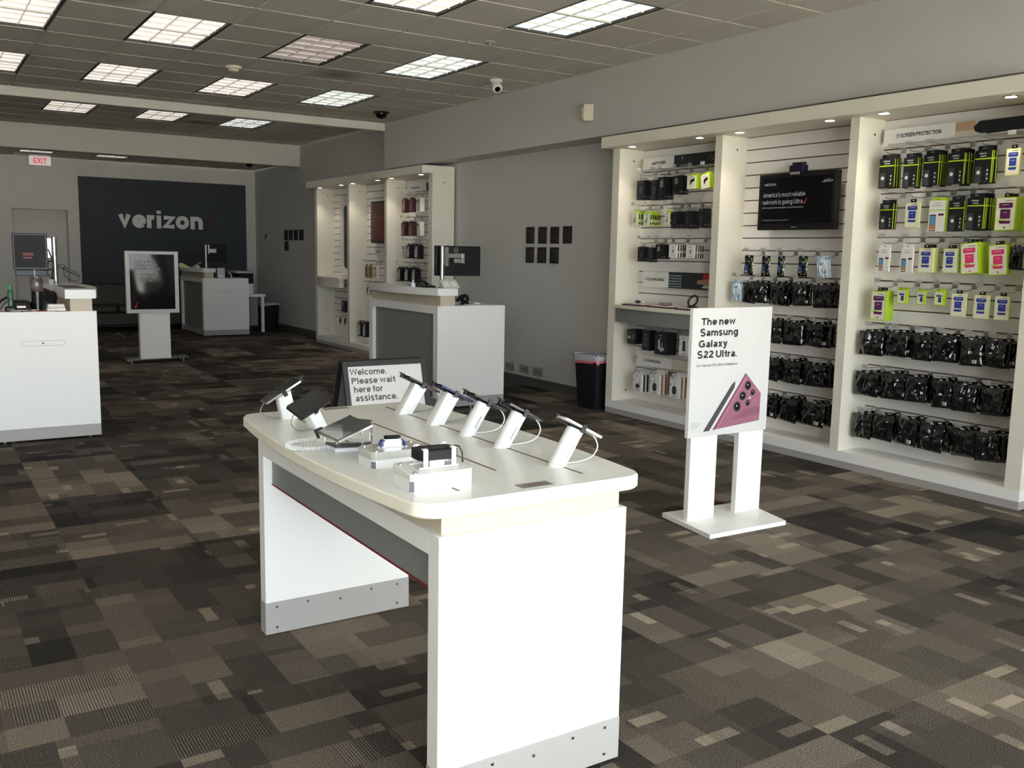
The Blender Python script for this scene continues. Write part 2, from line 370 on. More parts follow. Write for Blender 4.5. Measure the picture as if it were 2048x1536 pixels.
def text_mesh(s, bold=.022):
    """returns vertices, faces, min x, max x, outline loops of a line of bold lettering"""
    k = (s, bold)
    if k in TXT: return TXT[k]
    h = .046+bold*.85
    if h not in GL: GL[h] = glyphs(h)
    vs, fs, loops = [], [], []; x = 0; zi = 0
    for ch in s:
        adv, strokes = GL[h].get(ch, GL[h]['x'])
        for sk in strokes:
            cl = isinstance(sk, tuple); P = []
            for p in (sk[1] if cl else sk):
                p = Vector((p[0]+x, p[1], 0))
                if not P or (p-P[-1]).length > .012: P.append(p)
            n = len(P); Lf, Rt = [], []
            for i in range(n):
                a = P[i-1] if (cl or i) else None; b = P[(i+1) % n] if (cl or i < n-1) else None
                d0 = (P[i]-a).normalized() if a is not None else None; d1 = (b-P[i]).normalized() if b is not None else None
                d0 = d0 or d1; d1 = d1 or d0; n0 = Vector((-d0.y, d0.x, 0)); n1 = Vector((-d1.y, d1.x, 0)); m = (n0+n1)
                m = m.normalized() if m.length > .1 else n0; q = h/max(.62, m.dot(n0))
                z = Vector((0, 0, zi*3e-5)); Lf.append(tuple(P[i]+m*q+z)); Rt.append(tuple(P[i]-m*q+z))
            base = len(vs); vs += Lf+Rt
            for i in range(n if cl else n-1): j = (i+1) % n; fs.append((base+n+i, base+n+j, base+j, base+i))
            if cl: loops += [list(range(base, base+n)), list(range(base+n, base+2*n))]
            else: loops.append(list(range(base, base+n))+list(range(base+2*n-1, base+n-1, -1)))
            zi = (zi+1) % 7
        x += adv+.03
    xs = [v[0] for v in vs] or [0, 1]
    TXT[k] = (vs, fs, min(xs), max(xs), loops)
    return TXT[k]
def put_text(mb, s, x, y, size, width=None, m=0, xf=None, bold=.022, z=0.):
    """text baseline-left at (x,y) in the local plane of xf, lifted z"""
    vs, fs, a, b, _ = text_mesh(s, bold)
    sx = size if width is None else width/(b-a)
    mb.add([(x+(v[0]-a)*sx, y+v[1]*size, z+v[2]) for v in vs], fs, m, xf)
def rrect(w, h, r, n=5, cx=0, cy=0):
    P = []
    for (sx, sy, a0) in ((1, 1, 0), (-1, 1, 90), (-1, -1, 180), (1, -1, 270)):
        for i in range(n+1):
            a = R(a0+90*i/n); P.append((cx+sx*(w/2-r)+r*math.cos(a), cy+sy*(h/2-r)+r*math.sin(a)))
    return P
def rnd(a, b): return random.uniform(a, b)

# ------------------------------------------------------------------ room shell
XL, XW, XB = -5.0, 6.129, 5.80           # left wall, right wall, bulkhead face
YB, C1, C2, C3 = 19.32, 3.334, 3.42, 3.14
Y1, Y2 = 12.38, 16.69                     # the two ceiling beams
def S(name, mb, m, **k): return struct(mb.build(name, m, **k))
S('floor', MB().box(XL, XW+.3, FRONT_Y, YB+.6, -.1, 0), CARPET, smooth=False)
S('wall_right', MB().box(XW, XW+.15, FRONT_Y, YB, 0, C2+.1), WALLM, smooth=False)
S('wall_left', MB().box(XL-.15, XL, FRONT_Y, YB+.6, 0, C2+.1), WALLL, smooth=False)
S('trim_2', MB().box(XB, XW, FRONT_Y, Y1+.02, 2.694, C1+.06), WALLM, smooth=False)          # bulkhead over the display units
b = MB(); DX0, DX1, DZ = 1.671, 2.594, 2.19
b.box(XL, DX0, YB, YB+.27, 0, C3+.1); b.box(DX1, XW+.15, YB, YB+.27, 0, C3+.1); b.box(DX0, DX1, YB, YB+.27, DZ, C3+.1)
S('wall_back', b, WALLL, smooth=False)
S('door_1', MB().box(DX0-.02, DX1+.02, YB+.22, YB+.27, 0, DZ+.02), WALLL, smooth=False)
S('trim_1', MB().box(2.79, 5.932, YB-.012, YB, .1, 2.825), ACCENT, smooth=False)
# front wall with the shop window, frames and glass
b = MB(); b.box(XL-.1, -4.6, FRONT_Y-.15, FRONT_Y, 0, C2); b.box(5.75, XW+.2, FRONT_Y-.15, FRONT_Y, 0, C2)
b.box(-4.6, 5.75, FRONT_Y-.15, FRONT_Y, 2.9, C2); b.box(-4.6, 5.75, FRONT_Y-.15, FRONT_Y, 0, .2)
S('wall_front', b, WALLL, smooth=False)
b = MB()
for x in (-4.6, -2.3, -.3, 1.7, 3.7, 5.7): b.box(x, x+.05, FRONT_Y-.12, FRONT_Y-.04, .2, 2.9)
b.box(-4.6, 5.75, FRONT_Y-.12, FRONT_Y-.04, 2.3, 2.35); b.box(-4.6, 5.75, FRONT_Y-.12, FRONT_Y-.04, .2, .25); b.box(-4.6, 5.75, FRONT_Y-.12, FRONT_Y-.04, 2.85, 2.9)
wf = S('window_1', b, mat('bronze_frame', (70, 66, 60), .4, .6), smooth=False)
gp = MB().box(-4.55, 5.7, FRONT_Y-.085, FRONT_Y-.08, .25, 2.85).build('window_glass', GLASS, wf, smooth=False)
S('ground', MB().box(-30, 36, -45, FRONT_Y-.15, -.16, -.12), mat('pavement', (206, 200, 190), .9, var=.1), smooth=False)
# ceilings
def ceiling(name, x0, x1, y0, y1, z, cells):
    b = MB()
    for cx in range(-20, 20):
        gx = 2.94+cx*.6096
        for cy in range(-12, 40):
            gy = 5.40+cy*.6096
            a0, a1, b0, b1 = max(gx, x0), min(gx+.6096, x1), max(gy, y0), min(gy+.6096, y1)
            if a1-a0 < .02 or b1-b0 < .02: continue
            if any(l[0]-.01 < (a0+a1)/2 < l[1]+.01 and l[2]-.01 < (b0+b1)/2 < l[3]+.01 for l in cells): continue
            b.box(a0+.011, a1-.011, b0+.011, b1-.011, z-.008, z+.004)
    S(name, b, [CEIL], smooth=False)
    g = MB()
    for cx in range(-20, 20):
        gx = 2.94+cx*.6096
        if x0 < gx < x1: g.box(gx-.012, gx+.012, y0, y1, z, z+.03)
    for cy in range(-12, 40):
        gy = 5.40+cy*.6096
        if y0 < gy < y1: g.box(x0, x1, gy-.012, gy+.012, z+.0005, z+.03)
    return g
# light fixtures: 2 x 4 ft troffers sit in the grid
GX = lambda k: 2.94+k*.6096
LF = []
for ri, (y0, z) in enumerate(((.52, C1), (2.96, C1), (5.40, C1), (7.838, C1), (10.277, C1), (13.83, C2))):
    for ki, kx in enumerate((2, 0, -2, -4, -6, -8, -10, -12)):
        LF.append((GX(kx), GX(kx)+.6096, y0, y0+1.2192, z, ri, ki))
def lcells(y0, y1): return [l[:4] for l in LF if y0 <= l[2] < y1]
g = ceiling('ceiling', XL, XB, FRONT_Y, Y1, C1, lcells(-5, Y1-.5))
S('trim_3', g, GRID, smooth=False)
g = MB(); b = MB()
lc = [l for l in LF if l[2] > Y1]
def plain_ceiling(name, x0, x1, y0, y1, z, holes):
    b = MB(); xs = [x0]+[x for x in [GX(k) for k in range(-20, 20)] if x0 < x < x1]+[x1]
    hy = sorted(set([y0, y1]+[h[2] for h in holes]+[h[3] for h in holes]))
    ys = sorted(set(hy+[h for h in [hy[1]+.6096*k if len(hy) > 2 else y0+.6096*k for k in range(-8, 9)] if y0 < h < y1]))
    for i in range(len(xs)-1):
        for j in range(len(ys)-1):
            cx, cy = (xs[i]+xs[i+1])/2, (ys[j]+ys[j+1])/2
            if any(h[0] < cx < h[1] and h[2] < cy < h[3] for h in holes): continue
            b.box(xs[i]+.011, xs[i+1]-.011, ys[j]+.011, ys[j+1]-.011, z-.008, z+.004)
    S(name, b, [CEIL], smooth=False)
    g = MB()
    for x in xs[1:-1]: g.box(x-.012, x+.012, y0, y1, z, z+.03)
    for y in ys[1:-1]: g.box(x0, x1, y-.012, y+.012, z+.0005, z+.03)
    return g
S('trim_4', plain_ceiling('ceiling_middle', XL, XW, Y1+.15, Y2, C2, [l[:4] for l in lc]), GRID, smooth=False)
bk = [(GX(k), GX(k)+.6096, 18.16, 18.77, C3) for k in (-12, -10, -8, -6, -4, -2, 0)]
S('trim_5', plain_ceiling('ceiling_back', XL, XW, Y2+.02, YB, C3, [l[:4] for l in bk]), GRID, smooth=False)
S('trim_6', MB().box(XL, XB, Y1, Y1+.15, 3.224, C2+.05), WALLL, smooth=False)
S('trim_7', MB().box(XL, XW, Y2-.02, Y2+.02, 3.033, C2+.05), WALLL, smooth=False)
for nm, z in (('ceiling_slab', C2+.28),): S(nm, MB().box(XL-.1, XW+.15, FRONT_Y-.1, YB+.3, z, z+.05), WALLL, smooth=False)
# baseboards
S('baseboard_right', MB().box(XW-.012, XW, FRONT_Y, YB, 0, .10).box(XW-.03, XW-.012, FRONT_Y, YB, 0, .012), BASEB, bevel=.003)
S('baseboard_back', MB().box(DX1, XW-.012, YB-.024, YB-.012, 0, .10), BASEB)

# troffers: frame, louvre cells, lens
LENS = {'w': emit_mat('lit_lens', (255, 246, 238), .33), 'c': emit_mat('lit_lens_cool', (240, 249, 244), .35), 'd': emit_mat('dim_lens', (214, 196, 190), .11)}
LOUV = mat('louvre_white', (232, 226, 220), .35)
def troffer(x0, x1, y0, y1, z, kind, label, nx=3, ny=6, group='troffer lights in the ceiling grid'):
    t = thing('ceiling_light', label, 'ceiling light', ((x0+x1)/2, (y0+y1)/2, z), 0, group)
    b = MB()
    for a in ((x0, x0+.022, y0, y1), (x1-.022, x1, y0, y1), (x0, x1, y0, y0+.022), (x0, x1, y1-.022, y1)): b.box(*a, z-.004, z+.075)
    b.build('frame', TROFF, t, smooth=False)
    MB().box(x0+.02, x1-.02, y0+.02, y1-.02, z+.016, z+.021).build('lens', LENS[kind], t, smooth=False)
    b = MB(); w = (x1-x0-.044)/nx; h = (y1-y0-.044)/ny
    for i in range(1, nx):
        x = x0+.022+w*i; b.prism([(x-.004, z+.016), (x+.004, z+.016), (x+.0015, z+.004), (x-.0015, z+.004)], y0+.022, y1-.022, axis='y')
    for j in range(1, ny):
        y = y0+.022+h*j; b.prism([(y-.005, z+.016), (y+.005, z+.016), (y+.0015, z+.005), (y-.0015, z+.005)], x0+.022, x1-.022, axis='x')
    b.build('louvre', LOUV, t, smooth=False)
    return t
ORD = ['first', 'second', 'third', 'fourth', 'fifth', 'sixth', 'seventh', 'eighth', 'ninth']
ROWN = ['row over the camera', 'second ceiling row', 'third ceiling row', 'fourth ceiling row', 'row before the front beam', 'row between the two beams']
for (x0, x1, y0, y1, z, ri, ki) in LF:
    kind = 'd' if (ri == 3 and ki == 1) else ('c' if ki == 0 else 'w')
    nm = 'dim unlit-looking' if kind == 'd' else ('cool white lit' if kind == 'c' else 'warm white lit')
    col = 'nearest the right wall' if ki == 0 else ORD[ki]+' from the right wall'
    troffer(x0, x1, y0, y1, z, kind, f'{nm} troffer, {ROWN[ri]}, {col}')
for i, l in enumerate(bk):
    n = len(bk)-1-i
    troffer(l[0]+.02, l[1]-.02, l[2], l[3]-.02, C3, 'w', 'small lit troffer in the low back ceiling, '+('nearest' if n == 0 else ORD[n]+' from')+' the right wall', 3, 3, 'small troffers in the back ceiling')

# ceiling cameras, detectors
def dome(loc, label, matb, matd, r=.06):
    t = thing('security_camera', label, 'camera', loc, 0)
    MB().lathe([(r*1.15, 0), (r*1.15, -.018), (r*.95, -.03), (.001, -.03)], loc).build('mount', matb, t)
    MB().lathe([(r*.8, -.028), (r*.78, -.05), (r*.6, -.075), (r*.3, -.09), (.001, -.093)], loc).build('dome', matd, t)
dome((5.30, 11.42, C1), 'black dome camera on the ceiling before the front beam', BLACK, mat('dome_glass', (10, 10, 12), .08), .095)
dome((5.49, 17.6, C3), 'small black dome camera in the low back ceiling corner', BLACK, mat('dome_glass', (10, 10, 12), .08), .08)
t = thing('security_camera', 'white turret camera on the ceiling near the bulkhead', 'camera', (5.27, 8.55, C1))
MB().lathe([(.065, 0), (.065, -.025), (.05, -.04), (.001, -.04)], (5.27, 8.55, C1)).build('mount', WP, t)
c = Vector((5.262, 8.52, C1-.085))
MB().cyl(c+Vector((.0, .03, .05)), c+Vector((-.02, -.05, -.03)), .048, .052).build('camera_body', WP, t, bevel=.004)
MB().cyl(c+Vector((-.02, -.05, -.03)), c+Vector((-.022, -.056, -.036)), .03, .03).build('lens', BLACK, t)
t = thing('sprinkler_head', 'small pale recessed sprinkler head in a ceiling tile beside a troffer', 'sprinkler', (4.31, 7.1, C1-.008))
MB().lathe([(.045, 0), (.045, -.003), (.02, -.008), (.001, -.008)], (4.31, 7.1, C1-.008)).build('cover_plate', GRID, t)
MB().lathe([(.012, -.006), (.012, -.03), (.022, -.032), (.022, -.035), (.001, -.036)], (4.31, 7.1, C1-.008)).build('deflector', STEEL, t)
t = thing('smoke_detector', 'cream smoke detector on the ceiling between two troffers', 'smoke detector', (2.85, 9.59, C1))
MB().lathe([(.08, 0), (.08, -.02), (.07, -.034), (.062, -.036), (.001, -.036)], (2.85, 9.59, C1)).build('base', mat('cream_plastic', (206, 198, 176), .5), t)
MB().lathe([(.05, -.034), (.05, -.055), (.04, -.062), (.001, -.064)], (2.85, 9.59, C1)).build('sensing_chamber', mat('cream_plastic', (206, 198, 176), .5), t)
t = thing('motion_detector', 'beige wedge motion detector high on the right bulkhead', 'motion detector', (XB, 7.64, 2.93))
MB().prism([(7.565, XB), (7.715, XB), (7.70, XB-.05), (7.62, XB-.085), (7.575, XB-.03)], 2.855, 3.015, xf=Matrix(((0, 1, 0, 0), (1, 0, 0, 0), (0, 0, 1, 0), (0, 0, 0, 1)))).build('housing', mat('beige_plastic', (196, 190, 166), .5), t, bevel=.006)
MB().box(XB-.088, XB-.05, 7.635, 7.668, 2.885, 2.985).build('lens', mat('beige_plastic', (196, 190, 166), .5), t, bevel=.004)
# exit sign, thermostat, outlets, plaques
t = thing('exit_sign', 'clear edge-lit exit sign with red letters under the back ceiling', 'sign', (2.137, 19.0, C3))
MB().box(1.98, 2.29, 18.985, 19.015, C3-.025, C3).build('canopy', SILV, t, bevel=.003)
MB().box(1.96, 2.315, 18.996, 19.004, C3-.185, C3-.025).build('panel', mat('exit_panel_lit', (206, 190, 190), .3, emis=.2), t)
b = MB(xf=frame((1.96, 18.9955, C3-.185), (1, 0, 0), (0, 0, 1))); put_text(b, 'EXIT', .07, .03, .135, .215, bold=.03, z=.001)
b.build('lettering', mat('exit_red_lit', (200, 70, 76), .4, emis=.25), t, smooth=False)
t = thing('thermostat', 'small grey thermostat with dark guard on the far right wall', 'thermostat', (XW, 18.5, 1.77))
MB().box(XW-.04, XW, 18.42, 18.52, 1.72, 1.82).build('cover', SILV, t, bevel=.006)
MB().box(XW-.035, XW, 18.53, 18.63, 1.77, 1.83).build('guard', BLACK, t, bevel=.004)
for i, (y, z) in enumerate(((9.50, .18), (9.18, .18), (8.90, .18))):
    t = thing('wall_outlet', f'grey wall plate above the baseboard beside the near bin, {("farthest", "middle", "nearest")[i]} of three', 'outlet', (XW, y, z), 0, 'wall plates behind the middle counter')
    MB().box(XW-.008, XW, y-.105, y+.105, z-.05, z+.055).build('plate', SILV, t, bevel=.003)
    b = MB()
    for dy in (-.055, 0, .055): b.box(XW-.011, XW-.007, y+dy-.016, y+dy+.016, z-.03, z+.032)
    b.build('socket', mat('socket_grey', (120, 118, 112), .5), t)
for i, (y, z) in enumerate(((15.85, .2), (15.3, .2))):
    t = thing('wall_outlet', f'dim wall plate on the far right wall, {("farther", "nearer")[i]} of two beyond the far unit', 'outlet', (XW, y, z), 0, 'wall plates beyond the far unit')
    MB().box(XW-.008, XW, y-.06, y+.06, z-.06, z+.06).build('plate', mat('socket_grey', (120, 118, 112), .5), t, bevel=.003)
def plaque(y0, y1, z0, z1, label, grp):
    t = thing('wall_plaque', label, 'plaque', (XW, (y0+y1)/2, z0), 0, grp)
    MB().box(XW-.02, XW, y0, y1, z0, z1).build('backing', mat('plaque_dark_wood', (30, 24, 22), .35), t, bevel=.003)
    MB().box(XW-.026, XW-.019, y0+.018, y1-.018, z0+.02, z1-.02).build('engraved_plate', mat('plaque_black_plate', (14, 14, 15), .15), t, bevel=.001)
    b = MB(); h = z1-z0
    for k in range(4): b.box(XW-.0268, XW-.0258, y0+.035, y1-.035-.01*(k % 2), z1-.045-k*h*.17, z1-.041-k*h*.17)
    b.box(XW-.0275, XW-.026, y0+.019, y0+.022, z0+.022, z1-.022)
    b.build('engraving', mat('plaque_copper', (122, 96, 84), .3, .6), t)
for i, (a, b_, c, d) in enumerate(((9.19, 9.04, 1.85, 1.66), (8.94, 8.79, 1.85, 1.66), (8.70, 8.55, 1.845, 1.66), (8.46, 8.31, 1.85, 1.66))):
    plaque(b_, a, d, c, f'black award plaque on the right wall, top row, {ORD[i]} from left', 'plaques behind the middle counter')
for i, (a, b_) in enumerate(((9.19, 9.04), (8.95, 8.79), (8.70, 8.55))):
    plaque(b_, a, 1.44, 1.62, f'black award plaque on the right wall, lower row, {ORD[i]} from left', 'plaques behind the middle counter')
for i, (a, b_) in enumerate(((17.52, 17.35), (17.26, 17.10), (16.99, 16.82), (16.71, 16.53))):
    plaque(b_, a, 1.72, 1.91, f'small dark plaque beyond the far unit, top row, {ORD[i]} from left', 'plaques beyond the far unit')
plaque(17.34, 17.51, 1.52, 1.70, 'small dark plaque beyond the far unit, alone in its lower row', 'plaques beyond the far unit')

# big wall logo lettering
t = thing('wall_lettering', 'large white brand lettering with red check mark on the charcoal wall', 'sign', (4.3, YB-.012, 1.9))
xf = frame((3.468, YB-.013, 1.905), (1, 0, 0), (0, 0, 1))
def letters(word, width, size, mb_mat, parent, xf, depth):
    # one part per letter, advanced like the typeset word
    tot = text_mesh(word, .048); w = tot[3]-tot[2]; s = width/w
    for i, ch in enumerate(word):
        pre = text_mesh(word[:i+1], .048); own = text_mesh(ch, .048)
        x1 = (pre[3]-tot[2])*s; x0 = x1-(own[3]-own[2])*s
        me_v, me_f = own[0], own[1]
        m = MB(xf=xf)
        f = [(x0+(v[0]-own[2])*s, v[1]*size, depth+v[2]*10) for v in me_v]; n = len(f)
        m.add(f+[(p[0], p[1], 0) for p in f], list(me_f))
        for lp in own[4]:
            for q in range(len(lp)):
                p, r_ = lp[q], lp[(q+1) % len(lp)]
                m.add([f[p], f[r_], (f[r_][0], f[r_][1], 0), (f[p][0], f[p][1], 0)], [(0, 1, 2, 3)])
        m.build('letter', mb_mat, parent, smooth=False)
letters('verizon', 1.58, .47, mat('sign_white', (226, 224, 216), .5), t, xf, .03)
b = MB(xf=frame((5.08, YB-.013, 1.905), (1, 0, 0), (0, 0, 1)))
b.prism([(0, .17), (.035, .17), (.07, .06), (.155, .36), (.19, .36), (.085, 0), (.05, 0)], 0, .03)
b.build('check_mark', mat('sign_red', (100, 24, 28), .5), t)

# ------------------------------------------------------------------ display units along the right wall
XF_, XS, XC = 5.774, 6.06, 5.625      # post fronts, slatwall face, cornice face
GZ = [.447+.105*k for k in range(21)]
def display_unit(y0, label):
    t = thing('display_unit', label, 'display unit', (XF_, y0+2.07, 0), 0)
    yb = [(y0, y0+.10), (y0+1.37, y0+1.445), (y0+2.71, y0+2.79), (y0+4.05, y0+4.15)]
    for i, (a, c) in enumerate(yb):
        m = MB().box(XF_, XW-.03, a, c, .125, 2.548)
        for zz in (2.44, .22):
            for yy, n in ((a-.0008, -1),): m.add([(5.95+.009*math.cos(k*math.pi/6), yy, zz+.009*math.sin(k*math.pi/6)) for k in range(12)], [tuple(range(12))], 1)
        m.build('end_panel' if i in (0, 3) else 'divider_panel', [WARMW, MBLACK], t, smooth=False)
        m = MB().box(XF_-.003, XF_, a, c, .125, 2.548).build('front_edging', SLATW, t, smooth=False) if False else None
    MB().box(XC, XW-.03, y0, y0+4.15, 2.56, 2.647).box(XC, XC+.02, y0, y0+4.15, 2.547, 2.56).build('cornice', WARMW, t, smooth=False)
    MB().box(XC+.02, XW-.03, y0, y0+4.15, 2.548, 2.56).build('soffit', WARMW, t, smooth=False)
    MB().box(XF_, XW-.03, y0, y0+4.15, .053, .125).build('sill', WHITE, t, smooth=False)
    MB().box(XF_+.002, XW-.03, y0, y0+4.15, 0, .053).build('kickplate', KICK, t, smooth=False)
    for i in range(3):
        a, c = yb[i][1], yb[i+1][0]
        m = MB().box(XS+.008, XS+.025, a, c, .125, 2.548, 1)
        zz = [.125]+GZ+[2.548]
        for k in range(len(zz)-1):
            lo = zz[k]+(.0045 if k else 0); hi = zz[k+1]-(.0045 if k < len(zz)-2 else 0)
            if hi-lo > .006: m.box(XS, XS+.008, a, c, lo, hi)
        m.build('slatwall', [SLATW, GROOVE], t, smooth=False)
        for f in (.13, .83):
            y = a+(c-a)*f
            d = MB().lathe([(.047, 0), (.047, -.004), (.036, -.006), (.036, .0)], (5.745, y, 2.5485)).build('downlight', CHROME, t)
            MB().disc((5.745, y, 2.5455), .033).build('bulb', BULB, d, smooth=False)
            l = bpy.data.lights.new('downlight_lamp', 'SPOT'); l.energy = 4.5; l.color = (1, .9, .76); l.spot_size = R(95); l.spot_blend = .8; l.shadow_soft_size = .03
            lo_ = bpy.data.objects.new('downlight_lamp', l); COL.objects.link(lo_); lo_.location = (5.745, y, 2.54)
    return t, [(yb[i][1], yb[i+1][0]) for i in range(3)]
BULB = emit_mat('lit_bulb', (255, 248, 236), 6)
U1, BAYS1 = display_unit(3.05, 'near white slatwall unit with three bays full of accessories')
U2, BAYS2 = display_unit(10.89, 'far white slatwall unit with three bays beyond the middle counter')

# --- peg hooks
def hook_meshes():
    a = MB(); a.box(-.006, 0, -.018, .018, -.035, .004); a.tube([(-.003, 0, -.02), (-.05, 0, -.045), (-.185, 0, -.047), (-.2, 0, -.035)], .0028, 6)
    b = MB(); b.tube([(-.003, 0, -.004), (-.19, 0, -.002), (-.212, 0, -.006)], .002, 6)
    c = MB(); c.box(-.216, -.213, -.026, .026, -.006, .022)
    return a.mesh('prong', STEEL), b.mesh('tag_arm', STEEL), c.mesh('price_tag', CLEARP)
HM = hook_meshes()
def hook(y, z, label, group):
    t = thing('peg_hook', label, 'peg hook', (XS, y, z), 0, group)
    for nm, me in zip(('prong', 'tag_arm', 'price_tag'), HM):
        o = bpy.data.objects.new(nm, me); COL.objects.link(o); o.parent = t
    return t
# --- packages. local frame: u to the viewer's right (-Y), v up, w out of the wall (-X); origin at the hang hole
PF = Matrix(((0, 0, -1, 0), (-1, 0, 0, 0), (0, 1, 0, 0), (0, 0, 0, 1)))
def pm(): return MB(xf=PF)
def rect(m, u0, u1, v0, v1, w, mi): m.quad((u0, v0, w), (u1, v0, w), (u1, v1, w), (u0, v1, w), mi)
PK = {}
def reg(k, name, m, mats, w, h, d, ang=35): PK[k] = (name, m.mesh(name, mats, True, ang), w, h, d)
E_ = .0006
# black boxed screen protector with lime band and spine
m = pm(); w, h, d = .112, .236, .020; f = d/2
m.box(-w/2, w/2, -h, -.028, -f, f, 0); m.box(-w/2+.012, w/2-.002, -.028, 0, -.001, .001, 0)
m.box(-.013, .013, -.016, -.01, -.0016, .0016, 5)
rect(m, -w/2, w/2, -.084, -.076, f+E_, 1); rect(m, -w/2+.006, -w/2+.05, -h+.006, -.128, f+E_, 2)
m.disc((-w/2+.03, -.165, f+2*E_), .0125, 3); [m.disc((w/2-.022, v, f+E_), .0058, 3, n=12) for v in (-.152, -.178, -.205)]
put_text(m, 'PUREGEAR', -.028, -.052, .012, .048, 4, z=f+E_); rect(m, -.02, .02, -.066, -.062, f+E_, 4)
for v in (-.165, -.191, -.218): rect(m, w/2-.034, w/2-.012, v-.002, v, f+E_, 5)
q = w/2+E_
m.quad((q, -h+.006, -f*.1), (q, -h+.006, f-.002), (q, -.032, f-.002), (q, -.032, -f*.1), 1); m.quad((q, -.084, -f), (q, -.084, f), (q, -.076, f), (q, -.076, -f), 1)
reg('black', 'screen_protector_box', m, [MBLACK, LIME, PHONEG, DOTW, WCARD, INKG], w, h, d)
# pale lime and blue box
def bluebox(key, name, colr, side, w, h, d, band):
    m = pm(); f = d/2
    m.box(-w/2, w/2, -h, -.022, -f, f, 0); m.box(-.02, .02, -.022, 0, -.002, .002, 3); m.box(-.006, .006, -.012, -.007, -.003, .003, 4)
    m.prism(rrect(w-.012, h-.034, .006, cx=0, cy=-.022-(h-.022)/2), f, f+E_, 1)
    z = f+2*E_; s = h/.175
    put_text(m, 'PUREGEAR', -.006, -.036*s, .008, w*.42, 3, z=z)
    m.prism(rrect(w*.68, .025*s, .007, cx=0, cy=-.056*s), f, z, 2); m.prism(rrect(w*.5, .045*s, .004, cx=0, cy=-.097*s), f, z, 2)
    m.prism([(-w*.3, -.128*s), (w*.3, -.128*s), (w*.24, -.142*s), (-w*.24, -.142*s)], f, z, 2)
    if band: rect(m, -w*.3, w*.3, -.127*s, -.121*s, z+E_, 0)
    else:
        rect(m, -w*.35, w*.02, -.128*s, -.121*s, z+E_, 5); m.disc((0, -.16*s, z), .006, 2)
    rect(m, -.022, .022, -.054*s, -.052*s, z+E_, 4); rect(m, -.012, .012, -.09*s, -.088*s, z+E_, 4)
    reg(key, name, m, [side, CREAM, colr, MBLACK, WCARD, LIME], w, h, d)
bluebox('blue', 'blue_square_box', BLUE, LIMEP, .10, .176, .018, True)
bluebox('purple', 'purple_square_box', PURP, LIME, .128, .228, .026, False)
bluebox('pink', 'pink_square_box', PINK, LIME, .127, .222, .024, False)
# white box with a phone picture
def phonebox(key, name, side, w, h, d, top):
    m = pm(); f = d/2
    m.box(-w/2, w/2, -h, -.02, -f, f, 0); m.box(-w/2+.01, w/2, -.02, 0, -.001, .001, side and 1 or 0); m.box(-.01, .01, -.013, -.008, -.002, .002, 7)
    z = f+E_; s = h/.19
    if top: rect(m, -w/2, w/2, -.088, -.082, z, 1); m.quad((w/2+E_, -h, -f), (w/2+E_, -h, f*.7), (w/2+E_, -.02, f*.7), (w/2+E_, -.02, -f), 1)
    put_text(m, 'PUREGEAR', -.022, -.04, .008, .04, 7, z=z); rect(m, -w*.32, w*.3, -.055, -.052, z, 7)
    x0, x1, y0, y1 = -w/2+.008, -.004, -h+.004, -h*.5
    rect(m, x0, x1, y0, y1, z, 2); z2 = z+E_
    rect(m, x0+.003, x1-.003, y0+.004, y0+(y1-y0)*.35, z2, 4); rect(m, x0+.003, x1-.003, y0+(y1-y0)*.35, y1-.009, z2, 3)
    m.disc(((x0+x1)/2, y0+(y1-y0)*.38, z2+E_), .009, 4); [rect(m, x0+.005+.009*k, x0+.011+.009*k, y0+.006, y0+.012, z2+E_, 5) for k in range(4)]
    rect(m, .012, w/2-.006, y1-.008, y1+.006, z, 6)
    [m.disc((.026, y1-.025-.02*k, z), .005, 8, n=10) for k in range(3)]
    reg(key, name, m, [WCARD, LIME, PHONEG, SKYP, ORNG, WP, PURP, INKG, LIMEP], w, h, d)
phonebox('phone', 'phone_picture_box', True, .115, .226, .022, True)
phonebox('white', 'phone_picture_box', False, .092, .188, .014, False)
# small lime carton
m = pm(); w, h, d = .068, .108, .018; f = d/2
m.box(-w/2, w/2, -h, -.012, -f, f, 0); m.box(-w/2, w/2, -.012, 0, -.001, .001, 0); m.prism(rrect(w-.012, h-.024, .004, cx=-.001, cy=-.06), f, f+E_, 1)
z = f+2*E_; rect(m, -.02, .02, -.05, -.038, z, 2); rect(m, -.004, .018, -.088, -.054, z, 3); rect(m, -.02, -.006, -.088, -.06, z, 4); put_text(m, 'PUREGEAR', -.018, -.032, .006, .036, 3, z=z)
reg('small', 'small_lime_carton', m, [LIME, CREAM, BLUE, PHONEG, DOTW], w, h, d)
